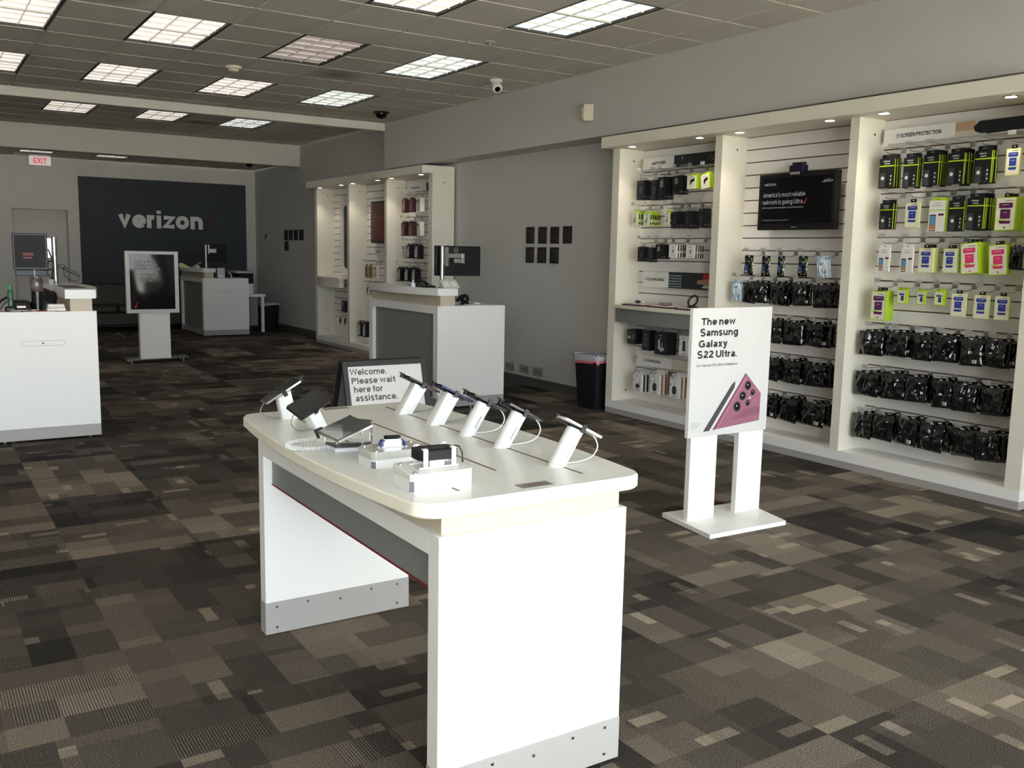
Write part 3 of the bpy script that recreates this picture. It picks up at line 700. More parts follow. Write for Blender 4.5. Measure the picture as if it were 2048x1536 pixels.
# glossy black bags: crumpled pillow pouches
def bagmesh(seed, sticker, mats, w=.172, h=.192, d=.034, printd=None):
    m = pm(); nx, ny = 22, 20; off = Vector((seed*7.7, seed*3.1, 0)); pts = {}; V = []
    for side in (1, -1):
        for j in range(ny+1):
            for i in range(nx+1):
                a = i/nx; c = j/ny
                e = (math.sin(math.pi*min(1, max(0, a)))**.45)*(math.sin(math.pi*min(1, max(0, (c*.93)))))**.5 if 0 < i < nx and 0 < j < ny else 0
                n = noise.noise(Vector((a*4, c*5, side))+off)*.012+(.5-abs(noise.noise(Vector((a*5.5+c*1.2, c*1.8, side*2))+off))*2)*.017+(.5-abs(noise.noise(Vector((a*11-c*3, c*3, side*4))+off))*2)*.007
                x = (a-.5)*w*(1-.05*math.sin(math.pi*c))+.004*noise.noise(Vector((c*6, seed, 3)))
                V.append((x, -.012-c*(h-.012)-.003*abs(noise.noise(Vector((a*7, seed, 1)))), side*(e*d/2)+(n*e)))
    S_ = (nx+1)*(ny+1); F = []
    for s_ in (0, 1):
        for j in range(ny):
            for i in range(nx):
                q = [s_*S_+j*(nx+1)+i, s_*S_+j*(nx+1)+i+1, s_*S_+(j+1)*(nx+1)+i+1, s_*S_+(j+1)*(nx+1)+i]
                F.append(q if s_ else q[::-1])
    m.add(V, F, 0)
    m.box(-.04, .04, -.02, 0, -.0012, .0012, 0); m.box(-.012, .012, -.012, -.006, -.002, .002, 1)
    if sticker:
        m.box(.024, .052, -h+.02, -h+.042, d*.30, d*.30+.010, 1)
        for k in range(8): m.box(.026+k*.0032, .0276+k*.0032, -h+.022, -h+.04, d*.3+.010, d*.3+.0106, 2)
    if printd: printd(m, d)
    return m, mats
for s_ in range(5):
    m, mm = bagmesh(s_+1, s_ == 3, [GLOSSB, WCARD, INKG]); reg('bag%d' % s_, 'accessory_bag', m, mm, .172, .192, .034, 60)
def pr(m, d):
    m.prism(rrect(.034, .085, .012, cx=-.008, cy=-.085), d*.42, d*.5, 3); m.prism([(-.02, -.06), (-.008, -.045), (.006, -.06), (.006, -.11), (-.008, -.125), (-.02, -.11)], d*.5, d*.53, 4)
    for k in range(9): m.box(.024+.006*(k % 2), .036+.004*(k % 2), -.03-.013*k, -.022-.013*k, d*.25, d*.36, 5)
m, mm = bagmesh(21, False, [GLOSSB, WCARD, INKG, CYAN, BLUE, LIME], .092, .16, .022, pr); reg('pouch', 'blue_lime_pouch', m, mm, .092, .16, .022, 60)
BWF = mat('white_blue_film', (206, 218, 226), .25, bump=.4, bscale=30)
def pr2(m, d):
    m.prism(rrect(.06, .085, .01, cx=-.002, cy=-.095), d*.36, d*.47, 3); m.box(-.05, .05, -.03, -.014, d*.05, d*.2, 3)
    m.prism([(-.02, -.07), (.012, -.06), (.014, -.115), (-.018, -.12)], d*.47, d*.5, 1)
m, mm = bagmesh(31, False, [BWF, WCARD, INKG, CYAN], .112, .172, .024, pr2); reg('bluebag', 'white_blue_pouch', m, mm, .112, .172, .024, 60)
# dark boxes with a loop hanger
DK = mat('dark_card', (22, 23, 26), .45)
def dark(key, name, w, h, d, pic):
    m = pm(); f = d/2
    m.box(-w/2, w/2, -h, -.02, -f, f, 0)
    m.tube([(-.014, -.02, 0), (-.014, -.006, 0), (-.008, 0, 0), (.008, 0, 0), (.014, -.006, 0), (.014, -.02, 0)], .0022, 6, 0)
    z = f+E_
    if pic:
        m.prism([(-.016, -.05), (-.006, -.042), (-.004, -.1), (-.016, -.108)], f, z, 1); m.prism([(.004, -.045), (.016, -.04), (.02, -.095), (.008, -.105)], f, z, 1); rect(m, -.03, -.01, -h+.012, -h+.016, z, 2)
    else:
        m.disc((-.02, -.04, z), .004, 2, n=10); m.disc((.008, -.04, z), .004, 2, n=10); rect(m, -.03, 0, -h+.012, -h+.018, z, 2)
        rect(m, -.012, .018, -h*.75, -h*.4, z, 3)
    rect(m, -.03, .02, -.03, -.027, z, 2); q = w/2+E_; m.quad((q, -h+.014, -f*.5), (q, -h+.014, f*.5), (q, -h+.03, f*.5), (q, -h+.03, -f*.5), 2)
    reg(key, name, m, [DK, SILV, INKG, PHONEG], w, h, d)
dark('dark', 'dark_cable_box', .09, .17, .026, False); dark('darkpic', 'dark_picture_box', .095, .2, .026, True)
# white card with adapter picture, lime edge
m = pm(); w, h, d = .112, .128, .02; f = d/2
m.box(-w/2+.012, w/2, -h, -.004, -f, f*.4, 0); m.box(-w/2, w/2-.014, -h, -.018, -f*.2, f, 1)
z = f+E_; m.prism([(-.02, -.055), (.03, -.04), (.034, -.062), (.0, -.075), (-.012, -.095), (-.02, -.09)], f, z, 2); m.disc((.005, -.06, z+E_), .014, 2); rect(m, -.03, .02, -.034, -.03, z, 3)
reg('limewhite', 'car_charger_pack', m, [LIME, CREAM, MBLACK, INKG], w, h, d)
m = pm(); w, h, d = .086, .124, .024; f = d/2
m.box(-w/2+.008, w/2, -h*.98, 0, -f, f*.2, 0); m.box(-w/2, w/2-.01, -h, -.014, -f*.3, f, 1); z = f+E_
m.tube([(-.026, -.095, f), (-.002, -.07, f), (.006, -.05, f)], .003, 5, 2); m.tube([(-.012, -.105, f), (.01, -.08, f)], .003, 5, 2); rect(m, -.03, .02, -.03, -.026, z, 3)
q = w/2+E_; m.quad((q, -.115, -f), (q, -.115, f*.15), (q, -.03, f*.15), (q, -.03, -f), 4); m.quad((q+E_, -.1, -f*.9), (q+E_, -.1, f*.1), (q+E_, -.072, f*.1), (q+E_, -.072, -f*.9), 1)
reg('cable', 'lime_cable_pack', m, [LIME, CREAM, MBLACK, INKG, DK], w, h, d)
m = pm(); w, h, d = .106, .101, .026; f = d/2
m.box(-w/2, w/2-.002, -h, -.0, 0, f, 0); m.box(-w/2, w/2, -h, 0, -f, 0, 1); z = f+E_; m.disc((0, -.05, z), .018, 2, ry=.02); rect(m, -.025, .02, -.018, -.014, z, 3); rect(m, -.028, .028, -.088, -.085, z, 3)
q = w/2+E_; m.quad((q, -.066, -f*.7), (q, -.066, 0), (q, -.05, 0), (q, -.05, -f*.7), 0)
reg('whitebox', 'white_adapter_box', m, [WCARD, DK, SILV, INKG], w, h, d)
# large dark boxes below the shelf
def big(key, name, w, h, d, body, kind):
    m = pm(); f = d/2; m.box(-w/2, w/2, -h, -.0, -f, f, 0); z = f+E_
    if kind == 0:
        m.disc((-.03, -h*.55, z), .017, 1); rect(m, -.04, .02, -.03, -.026, z, 2)
        for k in range(3): m.prism([(0+.016*k, -h*.7), (.006+.016*k, -h*.7), (.03+.016*k, -h*.3), (.024+.016*k, -h*.3)], f, z, 2)
    elif kind == 1: rect(m, -.02, .015, -.045, -.04, z, 1); rect(m, -.035, .035, -h*.8, -h*.3, z, 3)
    elif kind == 2:
        m.prism([(-.045, -.15), (.01, -.19), (.06, -.165), (.03, -.14)], f, z, 1); m.prism([(-.035, -.075), (-.01, -.07), (-.004, -.15), (-.03, -.158)], f, z+E_, 1)
        m.prism([(.012, -.1), (.03, -.096), (.036, -.15), (.018, -.156)], f, z+E_, 2); m.disc((-.002, -.056, z), .008, 1); put_text(m, 'mophie', -.03, -.03, .014, .05, 1, z=z)
    else:
        m.prism(rrect(.036, .08, .012, cx=0, cy=-h*.48), f, z, 3); m.disc((0, -h*.72, z), .026, 3, ry=.01); rect(m, -.04, .0, -.03, -.026, z, 2); rect(m, -.03, .03, -h+.012, -h+.018, z, 2)
    reg(key, name, m, [body, SILV, INKG, PHONEG], w, h, d)
big('bigbox', 'dark_charger_box', .12, .15, .06, DK, 0); big('bigbox2', 'tall_dark_box', .105, .2, .09, DK, 1)
big('bigboxpic', 'charging_stand_box', .165, .22, .12, DK, 2); big('whitestand', 'white_stand_box', .125, .18, .05, WCARD, 3)
def pad(key, name, side, w, h, d):
    m = pm(); f = d/2; m.box(-w/2, w/2, -h, -.03, 0, f, 0); m.box(-w/2, w/2, -h, -.03, -f, 0, 1); m.box(-w/2+.01, w/2-.01, -.03, 0, -.001, .001, 0); m.box(-.014, .014, -.015, -.009, -.002, .002, 3)
    z = f+E_
    if side is DK: m.disc((.005, -h*.72, z), .032, 2, ry=.022); m.tube([(.02, -h*.62, f), (.035, -h*.5, f), (.04, -h*.42, f)], .0018, 5, 2)
    else: m.prism(rrect(.056, .075, .022, cx=0, cy=-h*.68), f, z, 2); m.tube([(0, -h*.54, f), (.002, -h*.3, f)], .0018, 5, 2)
    rect(m, -.04, .0, -.05, -.046, z, 3); rect(m, -.04, .03, -h+.012, -h+.018, z, 3); m.disc((-w*.38, -h*.45, z), .007, 2)
    reg(key, name, m, [WCARD, side, PHONEG, INKG], w, h, d)
pad('padblack', 'charging_pad_box', DK, .13, .19, .04); pad('padbrown', 'kraft_side_pad_box', KRAFT, .13, .215, .044)
# cases for the far unit
def case(key, name, w, h, d, cfront, cedge, clear=None):
    m = pm(); f = d/2; m.box(-w/2, w/2, -h, -.02, -f, f, 1); m.box(-w/2+.01, w/2-.01, -.02, 0, -.001, .001, 1); m.box(-.01, .01, -.012, -.008, -.002, .002, 2)
    m.prism(rrect(w-.02, h-.05, .012, cx=0, cy=-.02-(h-.02)/2), f, f+.002, 0); m.prism(rrect(.03, .03, .006, cx=-w*.2, cy=-.055), f+.002, f+.003, 2)
    reg(key, name, m, [cfront, cedge, MBLACK], w, h, d)
case('rosecase', 'rose_phone_case_box', .10, .2, .03, mat('rose_print', (150, 112, 108), .5), mat('maroon_card', (78, 48, 48), .5))
case('palecase', 'pale_phone_case_box', .10, .2, .03, mat('pale_print', (190, 190, 184), .5), WCARD)
case('blackcase', 'black_edged_case_box', .10, .2, .045, mat('pale_print', (190, 190, 184), .5), DK)
case('browncase', 'brown_phone_case_box', .10, .18, .02, mat('tan_print', (140, 112, 76), .5), mat('tan_card', (160, 140, 110), .6))
def dangle(key, name, c):
    m = pm(); m.box(-.03, .03, -.035, 0, -.001, .001, 0); m.tube([(-.016, -.035, 0), (-.02, -.1, .004), (-.018, -.15, 0)], .006, 6, 1); m.tube([(.014, -.035, 0), (.012, -.09, .004), (.016, -.12, 0)], .007, 6, 1); m.box(-.02, .012, -.09, -.04, -.006, .006, 1)
    reg(key, name, m, [WCARD, c], .06, .15, .012)
dangle('dangle', 'hanging_earphone_pack', MBLACK); dangle('dangleg', 'hanging_strap_pack', INKG)
DESC = {'black': 'black lime-banded box', 'blue': 'pale box with blue square', 'purple': 'cream box with purple square', 'pink': 'lime box with pink square', 'phone': 'white and lime phone-picture box',
        'white': 'thin white phone-picture box', 'small': 'small lime carton', 'bag': 'glossy black bag', 'pouch': 'black pouch with blue print', 'bluebag': 'white and blue pouch', 'dark': 'plain dark box', 'darkpic': 'dark box with silver picture',
        'limewhite': 'lime card with black charger', 'cable': 'lime and cream cable pack', 'whitebox': 'white-faced adapter box', 'bigbox': 'dark box with white disc', 'bigbox2': 'tall dark box', 'bigboxpic': 'big dark stand box', 'whitestand': 'white box with stand picture',
        'padblack': 'white pad box, black sides', 'padbrown': 'white pad box, brown sides', 'rosecase': 'rose phone-case box', 'palecase': 'pale phone-case box', 'blackcase': 'black-edged case box', 'browncase': 'brown phone-case box', 'dangle': 'black hanging earphone pack', 'dangleg': 'grey hanging strap pack'}
CATS = {'bag': 'accessory bag', 'pouch': 'pouch', 'bluebag': 'pouch', 'cable': 'cable pack', 'dangle': 'earphone pack', 'dangleg': 'strap pack'}
DEP = ['front one', 'second back', 'third back', 'fourth back', 'fifth back', 'sixth back', 'seventh back']
BC = [0]
def fill(rowz, items, bay, unit, rown, xfront=5.885, dy=0., hk=True):
    for pi, (k, y, w, zt, h, n, roll) in enumerate(items):
        y += dy; po = ORD[pi]
        if hk: hook(y+.004, rowz, f'chrome peg hook with price tag, {po} peg, {rown} row, {bay} bay, {unit} unit', f'peg hooks in the {bay} bay of the {unit} unit')
        for j in range(n):
            kk = k
            if k == 'bag': kk = 'bag%d' % (BC[0] % 5); BC[0] += 1
            nm, me, w0, h0, d0 = PK[kk]
            o = bpy.data.objects.new(nm, me); COL.objects.link(o)
            sx, sz = w/w0, h/h0
            o.scale = (1, sx, sz)
            step = d0+.0015 if k[:3] != 'bag' else .055
            if xfront+step*(n-1)+d0/2 > 6.05: step = (6.05-d0/2-xfront)/max(1, n-1)
            jit = 0 if j == 0 else 1
            if k == 'bag': o.location = (xfront+step*j, y+rnd(-.012, .012)-.03*j*jit*.5, zt+rnd(-.004, .006)); o.rotation_euler = (R(roll+rnd(-4, 4)), R(rnd(-3, 3)), R(rnd(-9, 9)))
            else: o.location = (xfront+step*j, y+jit*rnd(-.006, .004), zt+jit*rnd(-.002, .004)); o.rotation_euler = (R(roll+jit*rnd(-1.5, 1.5)), 0, R(rnd(-1, 1)))
            lab = DESC[k]+(', '+DEP[j]+' on ' if n > 1 else ' on ')+f'{po} peg, {rown} row, {bay} bay, {unit} unit'
            tag(o, lab, CATS.get(k, 'boxed accessory'), f'{DESC[k]} stock on pegs')
RN = ['top', 'second', 'third', 'fourth', 'fifth', 'sixth', 'bottom']
RZ = [2.337, 2.022, 1.707, 1.392, 1.077, .762, .447]
RIGHT = [
[('black', 4.245, 0.124, 2.28, 0.234, 3, 0), ('black', 4.059, 0.109, 2.274, 0.234, 3, 0), ('black', 3.905, 0.114, 2.283, 0.239, 5, 0), ('black', 3.724, 0.112, 2.28, 0.237, 6, 0), ('black', 3.537, 0.111, 2.281, 0.24, 3, 0), ('blue', 3.342, 0.09, 2.272, 0.19, 1, 0)],
[('black', 4.224, 0.105, 1.965, 0.207, 2, 0), ('blue', 4.019, 0.109, 1.964, 0.196, 1, 0), ('phone', 3.832, 0.116, 1.966, 0.227, 2, 0), ('black', 3.692, 0.103, 1.969, 0.23, 1, 0), ('black', 3.563, 0.113, 1.982, 0.234, 6, 0), ('purple', 3.358, 0.13, 1.972, 0.232, 4, 0)],
[('white', 4.219, 0.091, 1.65, 0.187, 1, 0), ('white', 4.036, 0.096, 1.65, 0.191, 1, 0), ('blue', 3.89, 0.106, 1.651, 0.188, 5, 0), ('blue', 3.712, 0.096, 1.649, 0.184, 2, 0), ('pink', 3.585, 0.122, 1.686, 0.226, 5, -6), ('pink', 3.39, 0.122, 1.674, 0.216, 2, -5), ('bag', 3.271, 0.097, 1.645, 0.154, 1, 0)],
[('purple', 4.232, 0.127, 1.344, 0.234, 3, 0), ('small', 4.052, 0.071, 1.351, 0.111, 2, 0), ('small', 3.903, 0.062, 1.347, 0.106, 1, 0), ('small', 3.767, 0.068, 1.352, 0.109, 2, 0), ('blue', 3.626, 0.1, 1.352, 0.175, 1, 0), ('blue', 3.467, 0.101, 1.349, 0.175, 1, 0), ('blue', 3.327, 0.097, 1.348, 0.174, 1, 0)],
[('bag', 4.277, 0.197, 1.04, 0.187, 3, 0), ('bag', 4.065, 0.17, 1.051, 0.187, 3, 0), ('bag', 3.886, 0.16, 1.05, 0.192, 3, 0), ('bag', 3.715, 0.165, 1.053, 0.192, 3, 0), ('bag', 3.515, 0.16, 1.051, 0.189, 3, 0), ('bag', 3.353, 0.155, 1.048, 0.188, 3, 0)],
[('bag', 4.284, 0.19, 0.74, 0.187, 3, 0), ('bag', 4.088, 0.185, 0.757, 0.201, 3, 0), ('bag', 3.897, 0.17, 0.748, 0.192, 3, 0), ('bag', 3.71, 0.17, 0.749, 0.2, 3, 0), ('bag', 3.535, 0.16, 0.745, 0.196, 3, 0), ('bag', 3.359, 0.16, 0.745, 0.195, 3, 0)],
[('bag', 4.299, 0.185, 0.426, 0.192, 3, 0), ('bag', 4.127, 0.175, 0.442, 0.199, 3, 0), ('bag', 3.935, 0.19, 0.444, 0.2, 3, 0), ('bag', 3.74, 0.19, 0.441, 0.199, 3, 0), ('bag', 3.53, 0.185, 0.439, 0.196, 3, 0), ('bag', 3.347, 0.16, 0.444, 0.206, 3, 0)]]
for i, it in enumerate(RIGHT): fill(RZ[i], it, 'right', 'near', RN[i])
MID = [
[('pouch', 5.502, 0.099, 1.562, 0.165, 1, 0), ('pouch', 5.317, 0.091, 1.56, 0.165, 1, 0), ('pouch', 5.158, 0.073, 1.56, 0.163, 1, 0), ('pouch', 4.941, 0.093, 1.563, 0.16, 1, 0), ('bluebag', 4.765, 0.105, 1.56, 0.169, 2, -8)],
[('bluebag', 5.62, 0.12, 1.354, 0.182, 2, 0), ('bag', 5.49, 0.13, 1.352, 0.181, 2, 0), ('bag', 5.357, 0.155, 1.356, 0.184, 2, 0), ('bag', 5.19, 0.175, 1.356, 0.192, 3, 0), ('bag', 4.969, 0.15, 1.361, 0.188, 2, 0), ('bag', 4.752, 0.18, 1.362, 0.19, 3, 0)],
[('bag', 5.194, 0.164, 1.061, 0.2, 2, 0), ('bag', 5.002, 0.18, 1.057, 0.195, 3, 0), ('bag', 4.786, 0.19, 1.056, 0.193, 3, 0)],
[('bag', 5.186, 0.164, 0.747, 0.192, 2, 0), ('bag', 5.0, 0.19, 0.749, 0.197, 3, 0), ('bag', 4.766, 0.19, 0.742, 0.189, 3, 0)],
[('bag', 5.19, 0.158, 0.444, 0.2, 2, 0), ('bag', 4.992, 0.2, 0.448, 0.205, 3, 0), ('bag', 4.753, 0.2, 0.444, 0.196, 3, 0)]]
for i, (z, it) in enumerate(zip((1.602, 1.392, 1.077, .762, .447), MID)): fill(z, it, 'middle', 'near', ['top', 'second', 'third', 'fourth', 'bottom'][i])
LEFT = [
[('dark', 6.896, 0.108, 2.268, 0.204, 3, 0), ('dark', 6.71, 0.087, 2.265, 0.208, 2, 0), ('darkpic', 6.605, 0.095, 2.283, 0.227, 4, 0), ('darkpic', 6.411, 0.098, 2.278, 0.18, 4, 0), ('limewhite', 6.213, 0.118, 2.27, 0.135, 3, 0), ('limewhite', 6.056, 0.11, 2.271, 0.142, 2, -8)],
[('cable', 6.961, 0.089, 1.966, 0.136, 4, 0), ('cable', 6.796, 0.089, 1.952, 0.126, 5, 0), ('cable', 6.510, 0.063, 1.954, 0.127, 1, 0), ('dark', 6.418, 0.076, 1.96, 0.166, 4, 0), ('dark', 6.247, 0.077, 1.965, 0.173, 4, 0), ('dark', 6.072, 0.074, 1.981, 0.187, 3, 0)],
[('dark', 6.855, 0.098, 1.644, 0.157, 2, 0), ('dark', 6.718, 0.088, 1.639, 0.155, 2, 0), ('darkpic', 6.61, 0.086, 1.664, 0.149, 4, 0), ('whitebox', 6.415, 0.106, 1.643, 0.111, 4, 0), ('whitebox', 6.189, 0.108, 1.641, 0.111, 4, 0)]]
for i, it in enumerate(LEFT): fill(RZ[i], it, 'left', 'near', RN[i])
fill(.867, [('bigbox', 6.94, 0.115, 0.835, 0.138, 2, 0), ('bigbox2', 6.71, 0.105, 0.845, 0.19, 1, 0), ('bigboxpic', 6.483, 0.165, 0.842, 0.205, 1, 0), ('whitestand', 6.21, 0.125, 0.835, 0.181, 1, 0)], 'left', 'near', 'under-shelf', xfront=5.89)
fill(.447, [('padblack', 6.83, 0.13, 0.44, 0.195, 3, 0), ('padbrown', 6.58, 0.13, 0.47, 0.222, 3, 0), ('padbrown', 6.31, 0.128, 0.475, 0.222, 3, 0)], 'left', 'near', 'bottom')
DY2 = 7.84
F2 = [[('rosecase', 4.08, .1, 2.28, .2, 2, 0), ('rosecase', 3.86, .1, 2.28, .2, 2, 0), ('palecase', 3.62, .1, 2.28, .2, 2, 0)],
      [('rosecase', 4.1, .1, 1.96, .2, 3, 0), ('rosecase', 3.88, .1, 1.96, .2, 3, 0), ('palecase', 3.62, .1, 1.96, .2, 2, 0)],
      [('palecase', 4.06, .1, 1.65, .2, 1, 0), ('blackcase', 3.93, .1, 1.65, .2, 3, 0), ('blackcase', 3.68, .1, 1.65, .2, 2, 0)],
      [('blackcase', 4.22, .1, 1.33, .2, 3, 0), ('blackcase', 3.98, .1, 1.33, .2, 3, 0), ('blackcase', 3.76, .1, 1.33, .2, 2, 0)]]
for i, it in enumerate(F2): fill(RZ[i], it, 'right', 'far', RN[i], dy=DY2)
fill(1.392, [('browncase', 5.35, .1, 1.34, .2, 1, 0), ('browncase', 5.2, .1, 1.34, .2, 1, 0), ('palecase', 5.0, .08, 1.34, .2, 1, 0)], 'middle', 'far', 'top', dy=DY2)
fill(1.077, [('dangleg', 5.33, .06, 1.03, .14, 1, 0), ('dangleg', 5.2, .06, 1.03, .14, 1, 0), ('dangleg', 5.05, .06, 1.03, .14, 1, 0)], 'middle', 'far', 'second', dy=DY2)
fill(.447, [('blackcase', 5.6, .1, .47, .24, 2, 0), ('blackcase', 5.42, .1, .47, .24, 2, 0)], 'middle', 'far', 'bottom', dy=DY2)
fill(.762, [('darkpic', 6.25, .13, .76, .2, 2, 0)], 'left', 'far', 'under-shelf', dy=DY2)
fill(.552, [('dangle', 6.4, .06, .5, .15, 1, 0), ('dangle', 6.2, .06, .5, .15, 1, 0)], 'left', 'far', 'bottom', dy=DY2)

# --- header signs on the slatwall (two-part cards in a clear channel)
def header(y0, y1, z0, z1, label, txt, split, kind, x=6.0, y2=None, icon=False, tx=.12, tw=.2):
    t = thing('header_sign', label, 'sign', (x, (y0+y1)/2, z0))
    MB().box(x-.004, x, y1, y0, z0, z1).build('sign_card', WCARD, t, bevel=.001)
    MB().box(x, XS, y1+.03, y1+.05, z0+.02, z0+.03).box(x, XS, y0-.05, y0-.03, z0+.02, z0+.03).build('bracket', CLEARP, t)
    b = MB(xf=frame((x-.004, y0, z0), (0, -1, 0), (0, 0, 1))); h = z1-z0
    if icon:
        c = (tx-.02, h/2+.002)
        b.rings([[(c[0]+r*math.cos(k*math.pi/10), c[1]+r*math.sin(k*math.pi/10), .0008) for k in range(20)] for r in (.016, .0135)], cap=False); b.disc((c[0], c[1], .0008), .006)
    put_text(b, txt, tx, h/2-.012, .037, tw, bold=.04, z=.0008)
    b.build('lettering', INK, t, smooth=False)
    if y2 is not None:
        mm = MB(); mm.box(x-.003, x, y2, y1-.002, z0+.002, z1-.002)
        if kind == 'dark':
            mm.box(x-.0035, x-.003, y1-.12, y1-.1, z1-.04, z1-.02, 1); mm.box(x-.0035, x-.003, y1-.17, y1-.09, z0+.01, z0+.018, 1)
            for k in range(14): mm.add([(x-.0035, y2+.02+.016*k+a, z0+.03+.05*((k*7) % 5)/5+c) for a, c in ((0, 0), (.02, .004), (.012, .03))], [(0, 1, 2)], 2)
            mt = [mat('teal_dark_photo', (26, 36, 40), .4), SILV, mat('tan_photo', (120, 96, 78), .5)]
        elif kind == 'hand':
            for k in range(40): mm.box(x-.0036, x-.003, y1-.02-.022*(k % 8), y1-.008-.022*(k % 8), z0+.012+.025*(k//8), z0+.024+.025*(k//8), 1)
            mm.box(x-.0036, x-.003, y2+.14, y2+.22, z1-.06, z1-.004, 2)
            mm.add([(x-.004, y, z) for y, z in ((y2+.30, z0+.05), (y2+.29, z0+.085), (y2+.14, z0+.10), (y2+.06, z0+.12), (y2+.01, z0+.07), (y2+.0, z0+.045), (y2+.07, z0+.05), (y2+.15, z0+.045))], [tuple(range(8))], 3)
            mm.add([(x-.0038, y, z) for y, z in ((y2+.24, z0+.02), (y2+.01, z0+.005), (y2+.01, z0+.04), (y2+.2, z0+.045))], [(0, 1, 2, 3)], 1)
            mt = [mat('photo_dark_ground', (34, 42, 46), .5), mat('photo_pale_blue', (170, 190, 194), .5), RED, mat('photo_skin', (170, 130, 104), .5)]
        elif kind == 'cream': mt = [mat('cream_blank', (212, 206, 182), .5)]
        else:
            mm.box(x-.0035, x-.003, y1-.14, y1-.0, z0+.04, z1-.004, 1)
            mm.add([(x-.0042, y, z) for y, z in ((y1-.13, z0+.06), (y1-.17, z1-.01), (y2+.02, z1-.004), (y2+.01, z0+.02), (y1-.2, z0+.005), (y1-.14, z0+.03))], [tuple(range(6))], 2)
            mt = [mat('blurred_cream_photo', (206, 196, 182), .5), mat('blurred_tan_photo', (186, 156, 126), .5), mat('dark_night_photo', (16, 20, 28), .3)]
        mm.build('photo_panel', mt, t, smooth=False)
    return t
header(7.02, 6.587, 2.352, 2.462, 'power accessories header sign, white card and dark photo, left bay, near unit', 'ᵉᵐPOWER' if False else 'emPOWER', 0, 'dark', y2=5.90, tx=.13, tw=.19)
header(6.962, 6.597, 1.246, 1.396, 'charging header sign with hand photo above the display shelf', 'CHARGING', 0, 'hand', y2=5.92, icon=True, tx=.075, tw=.235)
header(6.968, 6.476, .492, .594, 'lower charging header sign with cream blank beside it', 'CHARGING', 0, 'cream', x=5.97, y2=5.98, icon=True, tx=.135, tw=.21)
header(4.376, 3.825, 2.367, 2.470, 'screen protection header sign with dark photo, right bay, near unit', 'SCREEN PROTECTION', 0, 'night', y2=3.19, icon=True, tx=.135, tw=.315)
header(5.35+DY2, 5.03+DY2, 1.49, 1.58, 'small header sign under the red screen in the far unit', 'AUDIO', 0, 'cream', y2=4.7+DY2, x=6.02, tx=.05, tw=.14)
header(4.2+DY2, 3.65+DY2, 2.37, 2.47, 'dim header sign over the phone cases in the far unit', 'Protection', 0, 'dark', y2=3.3+DY2, tx=.1, tw=.25)

# --- wall screens
def screen(y0, y1, z0, z1, label, fn, x=5.93):
    t = thing('wall_screen', label, 'screen', (x, (y0+y1)/2, z0))
    MB().box(x, x+.06, y1, y0, z0, z1).build('bezel', BLACK, t, bevel=.006)
    MB().box(x+.06, XS, (y0+y1)/2-.12, (y0+y1)/2+.12, (z0+z1)/2-.1, (z0+z1)/2+.1).build('wall_mount', MBLACK, t)
    fn(t, x, y0, y1, z0, z1)
    return t
def s1(t, x, y0, y1, z0, z1):
    g = MB(); g.box(x-.001, x, y1+.035, y0-.035, z0+.05, z1-.035); g.build('display_panel', SCREENB, t, smooth=False)
    lit = mat('screen_text_lit', (120, 120, 128), .4, emis=.16); b = MB(xf=frame((x-.0015, y0, z0), (0, -1, 0), (0, 0, 1))); W_ = y0-y1
    put_text(b, 'verizon', .055, .352, .036, .125, bold=.03, z=.0006); put_text(b, "America's most reliable", .05, .262, .05, .43, bold=.03, z=.0006)
    put_text(b, 'network is going Ultra', .05, .205, .05, .405, bold=.03, z=.0006); put_text(b, '5G UW coverage with download speeds, network and more places.', .05, .172, .018, .42, z=.0006)
    put_text(b, 'Limited availability in select areas. Requires capable device.', .05, .075, .012, .28, 0, z=.0006)
    for k in range(3): b.box(.635+.012*k, .643+.012*k, .357, .363+.007*k, 0, .0006)
    put_text(b, '5G+', .675, .357, .032, .06, bold=.03, z=.0006)
    b.build('screen_lettering', lit, t, smooth=False)
    b = MB(xf=frame((x-.0015, y0, z0), (0, -1, 0), (0, 0, 1))); b.prism([(.46, .222), (.468, .222), (.473, .208), (.492, .245), (.5, .245), (.478, .2), (.47, .2)], 0, .0006)
    b.build('check_mark', mat('screen_red_lit', (150, 40, 44), .4, emis=.2), t, smooth=False)
    MB(xf=frame((x-.0015, y0, z0), (0, -1, 0), (0, 0, 1))).box(W_*.5-.025, W_*.5+.025, .018, .024, 0, .002).build('maker_badge', SILV, t, smooth=False)
screen(5.477, 4.712, 1.767, 2.214, 'wide black wall screen with white slogan in the middle bay', s1)
t = thing('sensor_box', 'small dark blue sensor box on top edge of the wide screen', 'sensor', (5.93, 5.11, 2.214))
MB().box(5.925, 5.985, 5.03, 5.17, 2.214, 2.27).build('housing', mat('navy_plastic', (26, 24, 52), .35), t, bevel=.006)
MB().box(5.935, 5.975, 5.04, 5.15, 2.27, 2.292).build('cap', mat('navy_plastic', (26, 24, 52), .35), t, bevel=.003)
MB().box(5.922, 5.925, 5.06, 5.155, 2.198, 2.216).build('strip', SILV, t)
def s2(t, x, y0, y1, z0, z1):
    MB().box(x-.001, x, y1+.03, y0-.03, z0+.05, z1-.03).build('display_panel', mat('screen_red_glow', (84, 30, 28), .3, emis=.03), t, smooth=False)
    b = MB(xf=frame((x-.0015, y0, z0), (0, -1, 0), (0, 0, 1)))
    for k, (a, c) in enumerate(((.1, .5), (.1, .42), (.1, .36), (.1, .28), (.1, .24))): b.box(.1, a+c*.6, .38-.06*k, .385-.06*k+.012*(k < 1), 0, .0006)
    b.build('screen_lettering', mat('screen_pale_lit', (120, 66, 62), .4, emis=.04), t, smooth=False)
screen(5.4+DY2, 4.68+DY2, 1.66, 2.28, 'red-lit wall screen in the middle bay of the far unit', s2, x=5.97)
